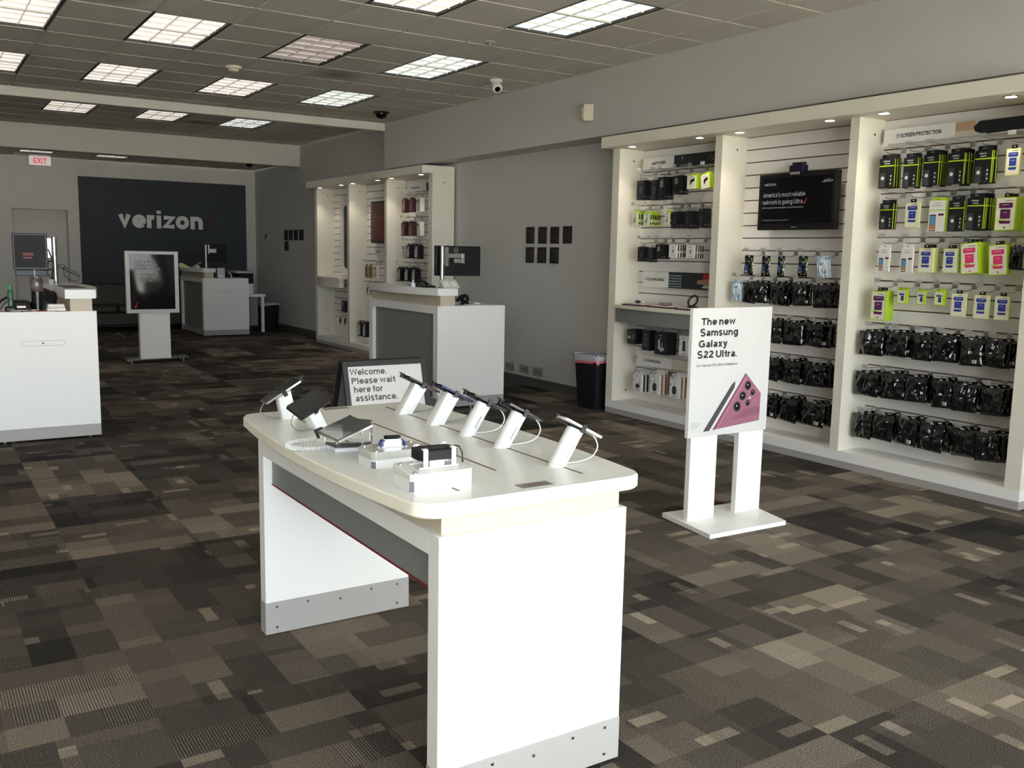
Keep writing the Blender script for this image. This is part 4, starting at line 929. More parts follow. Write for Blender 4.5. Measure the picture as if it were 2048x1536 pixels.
# large phone picture panel in the far left bay
t = thing('wall_poster', 'tall white panel with dark phone back picture in the far unit', 'poster', (6.03, 6.4+DY2, 1.15))
MB().box(6.03, 6.036, 5.9+DY2, 6.75+DY2, 1.13, 2.38).build('panel', WCARD, t)
b = MB(xf=frame((6.029, 6.6+DY2, 1.2), (0, -1, 0), (0, 0, 1))); b.prism(rrect(.62, 1.0, .07, cx=.33, cy=.56), 0, .002); b.build('phone_picture', mat('slate_print', (52, 58, 54), .4), t)
b = MB(xf=frame((6.0265, 6.6+DY2, 1.2), (0, -1, 0), (0, 0, 1))); b.prism(rrect(.16, .2, .05, cx=.14, cy=.93), 0, .001); b.build('camera_picture', DK, t)

# --- display shelf with demo chargers (near unit, left bay)
def curved_shelf(y0, y1, z, depth, label, mt, xback=XF_+.06):
    t = thing('display_shelf', label, 'shelf', (XF_, (y0+y1)/2, z))
    n = 14; pl = [(XS-.005, y0), (XS-.005, y1)]
    out = [(XF_-depth*math.sin(math.pi*(.12+.76*k/n)), y1+(y0-y1)*k/n) for k in range(n+1)]
    MB().prism(pl+out, z-.03, z).build('shelf_top', WARMW, t, bevel=.003)
    out2 = [(a+.025, y1+.02+(y0-y1-.04)*k/n) for k, (a, _) in enumerate(out)]
    MB().prism([(XF_+.06, y0-.02), (XF_+.06, y1+.02)]+out2, z-.165, z-.03).build('shelf_apron', mt, t)
    return t
curved_shelf(7.09, 5.85, 1.07, .09, 'curved grey-fronted demo shelf under the charging sign', GREYP)
MB_ = mat('maroon_tray', (70, 40, 42), .5)
for i, (y, nm) in enumerate(((6.83, 'leftmost, with folded black earbud case'), (6.47, 'middle, with round taupe charger'), (6.1, 'rightmost, under the ring charger'))):
    t = thing('demo_tray', f'pink-topped demo tray on the curved shelf, {nm}', 'demo tray', (5.86, y, 1.07), 0, 'demo trays on the curved shelf')
    MB().box(5.76, 5.99, y-.15, y+.15, 1.07, 1.083).build('tray', MB_, t, bevel=.002)
    MB().box(5.78, 5.97, y-.12, y+.13, 1.083, 1.092).build('info_card', mat('pale_pink_card', (214, 196, 196), .5), t, bevel=.001)
t = thing('earbud_case', 'folded dark earbud case on the leftmost demo tray', 'earbuds', (5.86, 6.86, 1.092))
MB().sphere((5.86, 6.86, 1.108), .03, 0, sz=.5).build('case', mat('dark_green_plastic', (40, 48, 44), .4), t)
MB().sphere((5.87, 6.80, 1.103), .02, 0, sz=.5).build('earbud', WP, t)
t = thing('round_charger', 'round taupe wireless charger on the middle demo tray', 'charger', (5.86, 6.47, 1.092))
MB().lathe([(.03, 0), (.055, .006), (.06, .018), (.056, .026), (.001, .027)], (5.86, 6.47, 1.092), 28).build('pad', mat('taupe_plastic', (128, 110, 106), .5), t)
t = thing('ring_charger', 'black upright ring charger on the rightmost demo tray', 'charger', (5.86, 6.12, 1.092))
MB().lathe([(.05, 0), (.05, .008), (.03, .014), (.001, .014)], (5.86, 6.12, 1.092), 24).build('base', BLACK, t)
b = MB(); cc = Vector((5.86, 6.115, 1.152)); ux = Vector((.35, -.9, .1)).normalized(); uz = Vector((.3, 0, .95)).normalized()
b.tube([cc+ux*.042*math.cos(k*math.pi/12)+uz*.048*math.sin(k*math.pi/12) for k in range(25)], .0095, 10); b.build('ring', BLACK, t)
curved_shelf(7.09+DY2, 6.1+DY2, 1.12, .12, 'curved white shelf with two demo phones in the far unit', WARMW)

# ------------------------------------------------------------------ main display table
TZ = .893
t = thing('display_table', 'white front table with rounded top carrying seven tilted phones', 'table', (1.44, 2.82, 0))
cxm, cym, hw, hl = 1.437, 2.82, .380, .770
def top_outline(dw=0, dl=0):
    P = []; r = .075
    W_ = hw+dw; L_ = hl+dl
    def side(y):       # bulging long side
        return W_+.045*(1-((y-cym)/L_)**2)
    for (sx, sy, a0) in ((1, -1, -90), (1, 1, 0), (-1, 1, 90), (-1, -1, 180)):
        for i in range(9):
            a = R(a0+90*i/8); ex = W_-r+r*math.cos(a) if False else None
            cx_ = cxm+sx*(W_-r); cy_ = cym+sy*(L_-r)
            P.append((cx_+r*math.cos(a), cy_+r*math.sin(a)))
        nxt = {(1, -1): (1, 1), (1, 1): None, (-1, 1): (-1, -1), (-1, -1): None}[(sx, sy)]
        if nxt:
            for k in range(1, 20):
                y = cym+sy*(L_-r)*(1-2*k/20)
                P.append((cxm+sx*(W_+.045*(1-((y-cym)/(L_-r))**2)), y))
        else: pass
    return P
o1 = top_outline(); o0 = top_outline(-.004, -.004)
m = MB(); n = len(o1)
rings_ = [[(x, y, z) for x, y in o] for o, z in ((o0, TZ-.041), (o1, TZ-.036), (o1, TZ-.006), (o0, TZ-.0012))]
m.rings(rings_, 1, cap=False); m.add([(x, y, TZ-.041) for x, y in o0], [tuple(range(n))[::-1]], 1)
m.add([(x, y, TZ) for x, y in o0], [tuple(range(n))], 0); m.rings([[(x, y, TZ-.0012) for x, y in o0], [(x, y, TZ) for x, y in o0]], 0, cap=False)
m.build('tabletop', [TOPW, EDGE], t, ang=30)
def legpair(y0, y1, nm):
    m = MB().box(1.126, 1.756, y0, y1, .0 if False else .135, .796); m.build('leg_panel', WHITE, t, bevel=.0015)
    k = MB().box(1.1245, 1.7575, y0-.0015, y1+.0015, .004, .135).build('kickplate', KICK, t, bevel=.001)
    s = MB()
    for yy, sg in ((y0-.0015, -1), (y1+.0015, 1)):
        for (x, z) in ((1.17, .03), (1.17, .115), (1.30, .115), (1.44, .10), (1.58, .115), (1.70, .115), (1.70, .03)):
            s.cyl((x, yy, z), (x, yy+sg*.003, z), .006, .0045, 12)
    s.build('rivet', CHROME, k)
legpair(2.072, 2.132, 'a'); legpair(3.507, 3.567, 'b')
MB().box(1.142, 1.74, 2.09, 3.55, .796, .852).build('riser', BEIGE, t, smooth=False)
MB().box(1.126, 1.756, 2.132, 3.507, .735, .796).build('top_rail', WHITE, t, smooth=False)
MB().box(1.160, 1.722, 2.132, 3.507, .622, .735).build('apron', GREYP, t, smooth=False)
MB().box(1.158, 1.166, 2.132, 3.507, .616, .622).box(1.716, 1.724, 2.132, 3.507, .616, .622).build('red_strip', REDS, t, smooth=False)
for x, a, c in ((1.645, 2.146, 3.50), (1.44, 2.30, 3.17), (1.225, 2.146, 3.40)):
    MB().box(x-.0035, x+.0035, a, c, TZ-.001, TZ+.0006).build('cable_slot', SLOT, t, smooth=False)
for y0, y1, nm in ((2.077, 2.124, 'near'), (3.522, 3.568, 'far')):
    m = MB().box(1.392, 1.495, y0, y1, TZ-.001, TZ+.0015); pl = m.build('name_plate', mat('etched_plate', (152, 150, 144), .35, .5), t, bevel=.0005)
    b = MB(xf=frame((1.392, y0, TZ+.0015), (1, 0, 0), (0, 1, 0))); put_text(b, 'verizon', .012, .016, .022, .068, bold=.03, z=.0003); b.prism([(.083, .025), (.086, .025), (.089, .018), (.097, .034), (.1, .034), (.091, .014), (.088, .014)], 0, .0003)
    b.build('plate_lettering', mat('plate_red', (140, 90, 86), .5), pl, smooth=False)

# --- security stands and phones
LX, LZ = .068, .108
def axes(tilt, twist):
    d = Vector((math.cos(R(tilt)), 0, -math.sin(R(tilt)))); w = Vector((0, 1, 0)); n = d.cross(w)
    w2 = math.cos(R(twist))*w+math.sin(R(twist))*n
    return d, w2, d.cross(w2)
def mk_stand(kind, loc, rz, label, cable, top=(LX, 0, LZ), tilt=27, twist=0):
    t = thing('phone_stand', label, 'phone stand', loc, rz, 'phone stands on the front table')
    M_ = WM[t.name]; top = Vector(top); dd, ww, nrm = axes(tilt, twist); ax = top.normalized()
    def ring(c, u, v, a, b_, n):
        if kind == 'round': return [tuple(c+u*a*math.cos(2*math.pi*k/n)+v*b_*math.sin(2*math.pi*k/n)) for k in range(n)]
        return [tuple(c+u*x+v*y) for x, y in rrect(a*2, b_*2, .008, 3)]
    m = MB(xf=M_)
    bu, bv = Vector((1, 0, 0)), Vector((0, 1, 0)); a, b_ = (.030, .027) if kind == 'round' else (.031, .0245)
    R0 = ring(Vector((0, 0, 0)), bu, bv, a, b_, 28); R1 = ring(top, dd, ww, a*.93, b_, 28)
    mid = [tuple(Vector(p)*.22+Vector(q)*.78) for p, q in zip(R0, R1)]
    m.rings([R0, mid], 0, cap=False); m.add(R0, [tuple(range(len(R0)))[::-1]], 0)
    c2 = top*.78
    g_ = [tuple(c2+(Vector(p)-c2)*.965) for p in mid]; m2 = [tuple(Vector(p)+ax*.003) for p in g_]; m3 = [tuple(Vector(p)+ax*.003) for p in mid]
    m.rings([mid, g_, m2, m3, R1], 0, cap=False); m.add(R1, [tuple(range(len(R1)))], 0)
    m.build('post', WP, t, ang=40)
    if kind == 'round':
        b = MB(xf=M_ @ frame(tuple(top*.45+Vector((0, -b_-.0006, 0))), tuple(ax), (-ax.z, 0, ax.x)))
        b.quad((-.024, -.0025, 0), (.024, -.0025, 0), (.024, .0025, 0), (-.024, .0025, 0)); b.build('side_label', mat('label_grey', (150, 150, 152), .5), t, smooth=False)
    F = frame(tuple(top+nrm*.004), tuple(dd), tuple(ww)); b = MB(xf=M_ @ F)
    b.box(-.032, .032, -.014, .014, -.004, .003); b.box(-.085, -.03, -.004, .004, -.005, .0); b.box(.03, .06, -.003, .003, -.005, .0)
    for sy in (-1, 1):
        b.box(-.007, .007, sy*.026-.012, sy*.026+.012, -.004, .0); b.box(-.008, .008, sy*.0395-.002, sy*.0395+.002, -.010, .0165); b.box(-.008, .008, sy*.037-.003, sy*.037+.003, .0145, .0165)
    b.box(-.100, -.078, -.009, .009, .0085, .0125); b.box(-.092, -.087, -.007, .007, -.006, .0085)
    b.build('clamp', BLACK, t, bevel=.001)
    cb = MB(xf=M_)
    e = top+nrm*.008+dd*.074
    P0 = [e, e+dd*.014+Vector((0, 0, -.008)), e+dd*.022+Vector((0, 0, -.024)), Vector((e.x+.014, e.y*.8, .030)), Vector((e.x-.006, e.y*.5, .013)), Vector((e.x-.045, e.y*.3, .005)), Vector((.05, 0, .004)), Vector((.024, 0, .004))]
    pts = []
    for i in range(len(P0)-1):
        a0, a1, a2, a3 = P0[max(0, i-1)], P0[i], P0[i+1], P0[min(len(P0)-1, i+2)]
        for k in range(5):
            s = k/5; pts.append(.5*((2*a1)+(a2-a0)*s+(2*a0-5*a1+4*a2-a3)*s*s+(3*a1-a0-3*a2+a3)*s**3))
    pts.append(P0[-1]); cb.tube(pts, .0021, 8)
    cb.build('cable', cable, t)
    return t
def mk_phone(loc, rz, label, body, screen, length=.158, width=.074, shift=0., top=(LX, 0, LZ), tilt=27, twist=0):
    t = thing('smartphone', label, 'phone', loc, rz, 'demo phones on the front table')
    dd, ww, nrm = axes(tilt, twist)
    F = WM[t.name] @ frame(tuple(Vector(top)+nrm*.0075), tuple(dd), tuple(ww))
    m = MB(xf=F)
    cx = shift
    m.prism(rrect(length, width, .009, cx=cx), 0, .0072); m.build('body', body, t, bevel=.0015)
    MB(xf=F).prism(rrect(length-.006, width-.006, .007, cx=cx), .0072, .0077).build('screen', screen, t, smooth=False)
    m = MB(xf=F); m.prism(rrect(.034, .03, .006, cx=cx-length/2+.024, cy=width/2-.02), -.0022, 0); m.build('camera_bump', BLACK, t)
    return t
GREYCB = mat('grey_cable', (120, 120, 116), .4)
DRED = mat('dark_red_phone', (52, 32, 36), .3, .4); NAVY = mat('navy_phone', (24, 26, 66), .3, .3); GRAPH = mat('graphite_phone', (62, 62, 64), .25, .6); CREAMP = mat('cream_phone', (214, 208, 196), .3)
SREF = mat('phone_screen', (26, 27, 26), .12)
ST = [('square', 3.32, 'slanted square phone stand, farthest of five on the right slot', GREYCB, DRED, 'dark red phone on the farthest square stand of the right slot'),
      ('square', 3.055, 'slanted square phone stand, second farthest on the right slot', GREYCB, NAVY, 'navy blue phone on the second farthest stand of the right slot'),
      ('round', 2.815, 'round phone stand in the middle of the right slot', WP, BLACK, 'black phone on the middle stand of the right slot'),
      ('round', 2.585, 'round phone stand, second nearest on the right slot', WP, GRAPH, 'graphite phone on the second nearest stand of the right slot'),
      ('round', 2.268, 'round phone stand nearest the camera on the right slot', WP, CREAMP, 'cream phone on the nearest stand of the right slot')]
for k, y, l1, cb_, ph, l2 in ST:
    mk_stand(k, (1.637, y, TZ), 0, l1, cb_); mk_phone((1.637, y, TZ), 0, l2, ph, SREF, shift=.006)
def rel(base, rz, c, tilt, twist):     # post top, in the stand's own frame, under a phone centred at c
    n = axes(tilt, twist)[2]; v = Matrix.Rotation(-rz, 3, 'Z') @ (Vector(c)-Vector(base)); return tuple(v-n*.0112)
b1, r1, k1 = (1.200, 3.42, TZ), R(178), dict(tilt=30.6, twist=-2); k1['top'] = rel(b1, r1, (1.171, 3.419, 1.001), 30.6, -2)
mk_stand('square', b1, r1, 'slanted square phone stand at the far left corner of the table', GREYCB, **k1); mk_phone(b1, r1, 'grey-screened phone at the far left corner of the table', STEEL, SREF, .16, .075, **k1)
b2, r2, k2 = (1.222, 3.165, TZ), R(207.7), dict(tilt=17, twist=-32); k2['top'] = rel(b2, r2, (1.176, 3.137, .991), 17, -32)
mk_stand('square', b2, r2, 'slanted square phone stand behind the folding tablet', GREYCB, **k2); mk_phone(b2, r2, 'black phone on the left stand behind the folding tablet', BLACK, mat('phone_screen_black', (14, 15, 17), .3), .165, .078, **k2)

# --- folding tablet on an acrylic block, coiled cord
t = thing('acrylic_block', 'clear angled acrylic block under the folding tablet', 'display block', (1.18, 2.80, TZ))
pl = [(1.118, 2.755), (1.205, 2.735), (1.255, 2.77), (1.24, 2.85), (1.17, 2.88), (1.115, 2.84)]
rg = [[(x, y, z) for x, y in pl] for z in (TZ, TZ+.012)]
MB().rings(rg).build('base', mat('frosted_acrylic', (236, 238, 240), .25, trans=.3), t, bevel=.002)
tp = [(x, y, TZ+.043+(x-1.115)*.36) for x, y in pl]
MB().rings([[(x, y, TZ+.012) for x, y in pl], tp]).build('block', ACRYL, t, bevel=.003)
t = thing('folding_tablet', 'open folding tablet with dark screen tilted on the clear block', 'tablet', (1.15, 2.75, .95))
F = frame((1.148, 2.749, .9665), (math.cos(R(20)), 0, math.sin(R(20))), (0, 1, 0))
m = MB(xf=F); m.prism(rrect(.128, .186, .006), 0, .0065); m.build('body', STEEL, t, bevel=.001)
m = MB(xf=F); m.prism(rrect(.122, .180, .004), .0065, .0071, 0)
m.build('screen', mat('tablet_screen', (12, 12, 14), .35, spec=.25), t, smooth=False)
wave = lambda y, k: -.004-.014*k+.010*math.sin(y*42+k*1.3)
for k in range(3):
    ys = [-.088+.176*i/24 for i in range(25)]
    for i in range(24): m.add([(-.0595, ys[i], .0073+.0002*k), (-.0595, ys[i+1], .0073+.0002*k), (wave(ys[i+1], k), ys[i+1], .0073+.0002*k), (wave(ys[i], k), ys[i], .0073+.0002*k)], [(0, 1, 2, 3)], k)
m.build('wallpaper', [mat('pebble_grey', (92, 96, 95), .3, emis=.03, var=.3), mat('pebble_mid', (128, 132, 131), .3, emis=.04, var=.3), mat('pebble_pale', (158, 162, 160), .3, emis=.05, var=.35)], t, smooth=False)
m = MB(xf=F); m.box(-.068, -.04, .078, .098, -.002, .011); m.box(.055, .062, .075, .086, -.001, .010); m.box(-.066, -.058, .088, .1, -.02, .0)
m.build('clip', BLACK, t, bevel=.001)
t = thing('coiled_cord', 'white coiled cord looping left of the acrylic block', 'cord', (1.06, 2.87, TZ))
path = [Vector(p) for p in ((1.135, 2.955, .901), (1.085, 2.95, .901), (1.04, 2.935, .901), (1.012, 2.905, .901), (1.006, 2.872, .901), (1.018, 2.842, .901), (1.045, 2.822, .901), (1.085, 2.808, .901), (1.118, 2.804, .901))]
pts = []; N_ = len(path)-1; turns = 46; tot_ = 720
for q in range(tot_+1):
    s = q/tot_*N_; i = min(int(s), N_-1); f = s-i
    a0, a1, a2, a3 = path[max(0, i-1)], path[i], path[i+1], path[min(N_, i+2)]
    p = .5*((2*a1)+(a2-a0)*f+(2*a0-5*a1+4*a2-a3)*f*f+(3*a1-a0-3*a2+a3)*f**3); d = (a2-a1).normalized()
    u = Vector((0, 0, 1)); w = d.cross(u); th = 2*math.pi*turns*q/tot_
    pts.append(p+(u*math.cos(th)+w*math.sin(th))*.0058)
MB().tube(pts, .0017, 5).build('coil', WP, t)

# --- smartwatch box and hotspot box
def chamfbox(x0, x1, y0, y1, z0, z1, c=.012): return [(x0+c, y0), (x1-c, y0), (x1, y0+c), (x1, y1-c), (x1-c, y1), (x0+c, y1), (x0, y1-c), (x0, y0+c)]
t = thing('watch_display_box', 'white and clear acrylic box carrying the smartwatch', 'display box', (1.22, 2.55, TZ))
WX0, WX1, WY0, WY1 = 1.125, 1.318, 2.482, 2.60
MB().prism(chamfbox(WX0, WX1, WY0, WY1, 0, 0), TZ, TZ+.026).build('base', WP, t, bevel=.0015)
MB().prism(chamfbox(WX0, WX1, WY0, WY1, 0, 0), TZ+.0265, TZ+.050).build('acrylic_top', mat('smoky_acrylic', (206, 208, 200), .12, trans=.35), t, bevel=.003)
m = MB()
for x, y in ((WX0+.018, WY0+.016), (WX1-.018, WY0+.016), (WX1-.018, WY1-.016), (WX0+.018, WY1-.016)): m.lathe([(.0055, 0), (.0055, .002), (.003, .004), (.0005, .0042)], (x, y, TZ+.050), 12)
m.build('screw', CHROME, t)
MB().quad((WX0+.0095, WY0+.0005, TZ+.001), (WX0-.0005, WY0+.0125, TZ+.001), (WX0-.0005, WY0+.0125, TZ+.022), (WX0+.0095, WY0+.0005, TZ+.022)).build('corner_slot', INKG, t, smooth=False)
t = thing('smartwatch', 'black-faced smartwatch with blue and white band on its box', 'watch', (1.215, 2.54, TZ+.05), R(-12))
M_ = WM[t.name]; m = MB(xf=M_); m.prism(rrect(.052, .026, .012, 6), .026, .034); m.build('face', mat('watch_face', (18, 20, 18), .15), t, bevel=.004)
m = MB(xf=M_); m.prism(rrect(.056, .028, .012, 6), .017, .026); m.build('case', WP, t, bevel=.002)
for sx, bl in ((-1, 1), (1, 1)):
    pts_ = [(sx*.024, .024), (sx*.036, .02), (sx*.04, .008), (sx*.038, .0)]
    m = MB(xf=M_)
    for k in range(3):
        a, c = pts_[k], pts_[k+1]
        m.add([(a[0], -.012, a[1]), (a[0], .012, a[1]), (c[0], .012, c[1]), (c[0], -.012, c[1]), (a[0]-sx*.003, -.012, a[1]-.001), (a[0]-sx*.003, .012, a[1]-.001), (c[0]-sx*.003, .012, c[1]), (c[0]-sx*.003, -.012, c[1])],
              [(0, 1, 2, 3), (7, 6, 5, 4), (0, 4, 5, 1), (1, 5, 6, 2), (2, 6, 7, 3), (3, 7, 4, 0)])
    m.build('strap', mat('royal_blue_strap', (30, 44, 130), .45), t)
m = MB(xf=M_); m.prism(rrect(.058, .022, .008), .001, .017); m.box(-.045, .045, -.010, .010, 0, .0025); m.build('holder', WP, t, bevel=.001)
t = thing('hotspot_display_box', 'white screwed box nearest the table front carrying the black hotspot', 'display box', (1.20, 2.24, TZ))
HX0, HX1, HY0, HY1 = 1.10, 1.293, 2.182, 2.305
MB().prism(chamfbox(HX0, HX1, HY0, HY1, 0, 0, .01), TZ, TZ+.036).build('base', WP, t, bevel=.0015)
zz = [TZ+.048, TZ+.048, TZ+.050, TZ+.058, TZ+.058, TZ+.058, TZ+.056, TZ+.049]; cb2 = chamfbox(HX0, HX1, HY0, HY1, 0, 0, .01)
MB().rings([[(x, y, TZ+.0365) for x, y in cb2], [(x, y, TZ+.048+(y-HY0)*.08) for x, y in cb2]]).build('lid', mat('milky_acrylic', (232, 232, 226), .2, trans=.1), t, bevel=.002)
m = MB()
for x, y in ((HX0+.02, HY0+.016), (HX1-.018, HY1-.018), (HX0+.018, HY1-.02)): m.lathe([(.0065, 0), (.0065, .002), (.003, .0045), (.0005, .0045)], (x, y, TZ+.048+(y-HY0)*.08), 12)
m.build('screw', CHROME, t)
MB().quad((HX0+.0092, HY0+.0002, TZ+.001), (HX0-.0006, HY0+.0102, TZ+.001), (HX0-.0006, HY0+.0102, TZ+.03), (HX0+.0092, HY0+.0002, TZ+.03)).build('corner_slot', INKG, t, smooth=False)
m = MB()
for y in (2.215, 2.275): m.box(1.14, 1.262, y-.0015, y+.0015, TZ+.052, TZ+.058)
m.box(1.178, 1.224, 2.225, 2.265, TZ+.05, TZ+.076)
for x, y in ((1.155, 2.205), (1.242, 2.205), (1.165, 2.288), (1.25, 2.288)):
    s = -1 if y < 2.24 else 1
    m.box(x-.007, x+.007, y-.002, y+.002, TZ+.056, TZ+.108); m.box(x-.007, x+.007, min(y, y-s*.014), max(y, y-s*.014), TZ+.106, TZ+.110); m.box(x-.007, x+.007, min(y, y-s*.03), max(y, y-s*.03), TZ+.07, TZ+.074)
m.build('bracket', WP, t, bevel=.0012)
t = thing('hotspot', 'black square hotspot puck held by white brackets', 'hotspot', (1.20, 2.247, TZ+.076))
F = Matrix.Translation((1.203, 2.247, TZ+.076)) @ Matrix.Rotation(R(-4), 4, 'Z')
MB(xf=F).prism(rrect(.118, .078, .02, 6), 0, .026).build('body', MBLACK, t, bevel=.006)
MB(xf=F).prism(rrect(.05, .034, .004), .026, .0268).build('display_window', SREF, t)
m = MB(xf=F); m.tube([(.056, .02, .014), (.075, .026, .022), (.09, .028, .018), (.098, .024, 0), (.097, .018, -.02), (.092, .01, -.026)], .0024, 8); m.build('cable', BLACK, t)

# ------------------------------------------------------------------ tall poster stand
t = thing('poster_stand', 'white floor stand with new phone poster, pink phone picture', 'sign stand', (3.97, 3.80, 0))
b = MB(); bp = [(3.655, 3.575), (4.235, 3.560), (4.305, 3.99), (3.70, 4.06)]
b.prism([(3.632, 3.572), (4.225, 3.556), (4.33, 3.99), (3.70, 4.04)], 0, .025); b.build('base', WHITE, t, bevel=.003)
MB().box(3.697, 3.905, 3.822, 3.858, .025, .60).build('leg', WHITE, t, bevel=.0015)
MB().box(4.082, 4.288, 3.822, 3.858, .025, .60).build('leg', WHITE, t, bevel=.0015)
MB().box(3.645, 4.279, 3.80, 3.822, .522, 1.255).build('back_board', WHITE, t, bevel=.0015)
MB().box(3.645, 4.279, 3.797, 3.80, .522, 1.255).build('poster', mat('poster_white', (206, 204, 200), .35), t, smooth=False)
PXW = lambda px, py: ((px-1392)*.00418+.008, 1.253-.522-(py-617)*.00281)      # poster face, metres from its lower left corner
F = frame((3.645, 3.7968, .522), (1, 0, 0), (0, 0, 1)); b = MB(xf=F)
for s, px, py, wpx, cap in (('The new', 1405.8, 650.5, 65, .040), ('Samsung', 1404.5, 672.3, 72.6, .040), ('Galaxy', 1402.5, 695, 54.7, .040), ('S22 Ultra.', 1401, 716.5, 76, .040)):
    x, y = PXW(px, py+ (0 if False else 0)); put_text(b, s, x, y, cap/.70, wpx*.0041, bold=.045, z=.0003)
x, y = PXW(1400.3, 733.8); put_text(b, 'On Verizon 5G Ultra Wideband.', x, y, .020, 78.8*.0041, z=.0003, bold=.012)
b.build('lettering', INK, t, smooth=False)
b = MB(xf=F)
for k in range(4): x, y = PXW(1395.5, 849+3*k); put_text(b, ('Offer details and coverage', 'vary by area. Limited', 'availability and', 'restrictions apply.')[k], x, y, .006, .075-.008*k, z=.0003, bold=0)
b.build('fine_print', INKG, t, smooth=False)
cp = lambda cx, cy: PXW(1300+cx/3.0733, 580+cy/3.072)
def poly(b, pts, z, m): b.add([(*cp(*p), z) for p in pts], [tuple(range(len(pts)))], m)
b = MB(xf=F)
poly(b, [(417, 877), (598, 533), (604, 535), (699, 668), (697, 847)], .0004, 0)
poly(b, [(417, 877), (598, 533), (604, 535), (430, 876)], .0007, 1); poly(b, [(437, 876), (610, 543), (613, 547), (442, 875)], .0007, 2)
poly(b, [(612, 760), (698, 752), (697, 800), (520, 830)], .0006, 3)
for cx, cy, r in ((617, 612, .0265), (588, 677, .0265), (557, 742, .029), (648, 660, .018), (620, 725, .018)):
    x, y = cp(cx, cy); b.disc((x, y, .0009), r, 4); b.disc((x, y, .0012), r*.62, 5); b.disc((x-.003, y+.004, .0015), r*.2, 6)
x, y = cp(632, 693); b.disc((x, y, .0009), .006, 7)
b.build('phone_picture', [mat('burgundy_pink_print', (150, 98, 116), .4), mat('burgundy_edge_print', (120, 62, 84), .4), mat('burgundy_light_print', (182, 130, 146), .4), mat('burgundy_mid_print', (138, 84, 104), .4), mat('lens_ring_print', (48, 40, 46), .3), mat('lens_black_print', (16, 15, 18), .2), SILV, WCARD], t, smooth=False)
b = MB(xf=F); poly(b, [(362, 882), (398, 880), (536, 618), (540, 578), (525, 590), (513, 608)], .0005, 0); b.build('stylus_picture', mat('stylus_print', (74, 68, 72), .4), t, smooth=False)

# ------------------------------------------------------------------ welcome A-frame
t = thing('a_frame_sign', 'dark wood-framed welcome sign standing behind the front table', 'sign', (2.65, 5.65, 0), R(-2))
XA0, XA1, ZT = 2.34, 2.945, .815
def leaf(yt, yb, front):
    u = Vector((1, 0, 0)); v = Vector((0, yt-yb, ZT)).normalized(); L_ = math.hypot(yt-yb, ZT)
    F = frame((XA0, yb, 0), u, v); W_ = XA1-XA0; zs = (0, .022) if front else (-.022, 0)
    fr = MB(xf=F)
    fr.box(0, .035, 0, L_, *zs); fr.box(W_-.035, W_, 0, L_, *zs); fr.box(.035, W_-.035, L_-.035, L_, *zs); fr.box(.035, W_-.035, .06, .10, *zs)
    fr.build('frame', mat('dark_wood_frame', (40, 34, 34), .45), t, bevel=.002)
    return F, W_, L_
F, W_, L_ = leaf(5.66, 5.44, True)
MB(xf=F).box(.034, W_-.034, .10, L_-.034, .006, .012).build('poster', mat('poster_white', (206, 204, 200), .35), t, smooth=False)
b = MB(xf=F); k = L_/ZT
for s, dx, z, w in (('Welcome.', .047, .727, .262), ('Please wait', .054, .671, .315), ('here for', .064, .616, .205), ('assistance.', .070, .561, .30)): put_text(b, s, dx, z*k, .058, w, bold=.034, z=.0125)
b.build('lettering', mat('dark_grey_ink', (84, 84, 86), .6), t, smooth=False)
F2_, W2, L2 = leaf(5.70, 5.98, False)
MB(xf=F2_).box(.034, W2-.034, .10, L2-.034, -.012, -.006).build('back_panel', mat('grey_back_board', (120, 122, 122), .6), t, smooth=False)

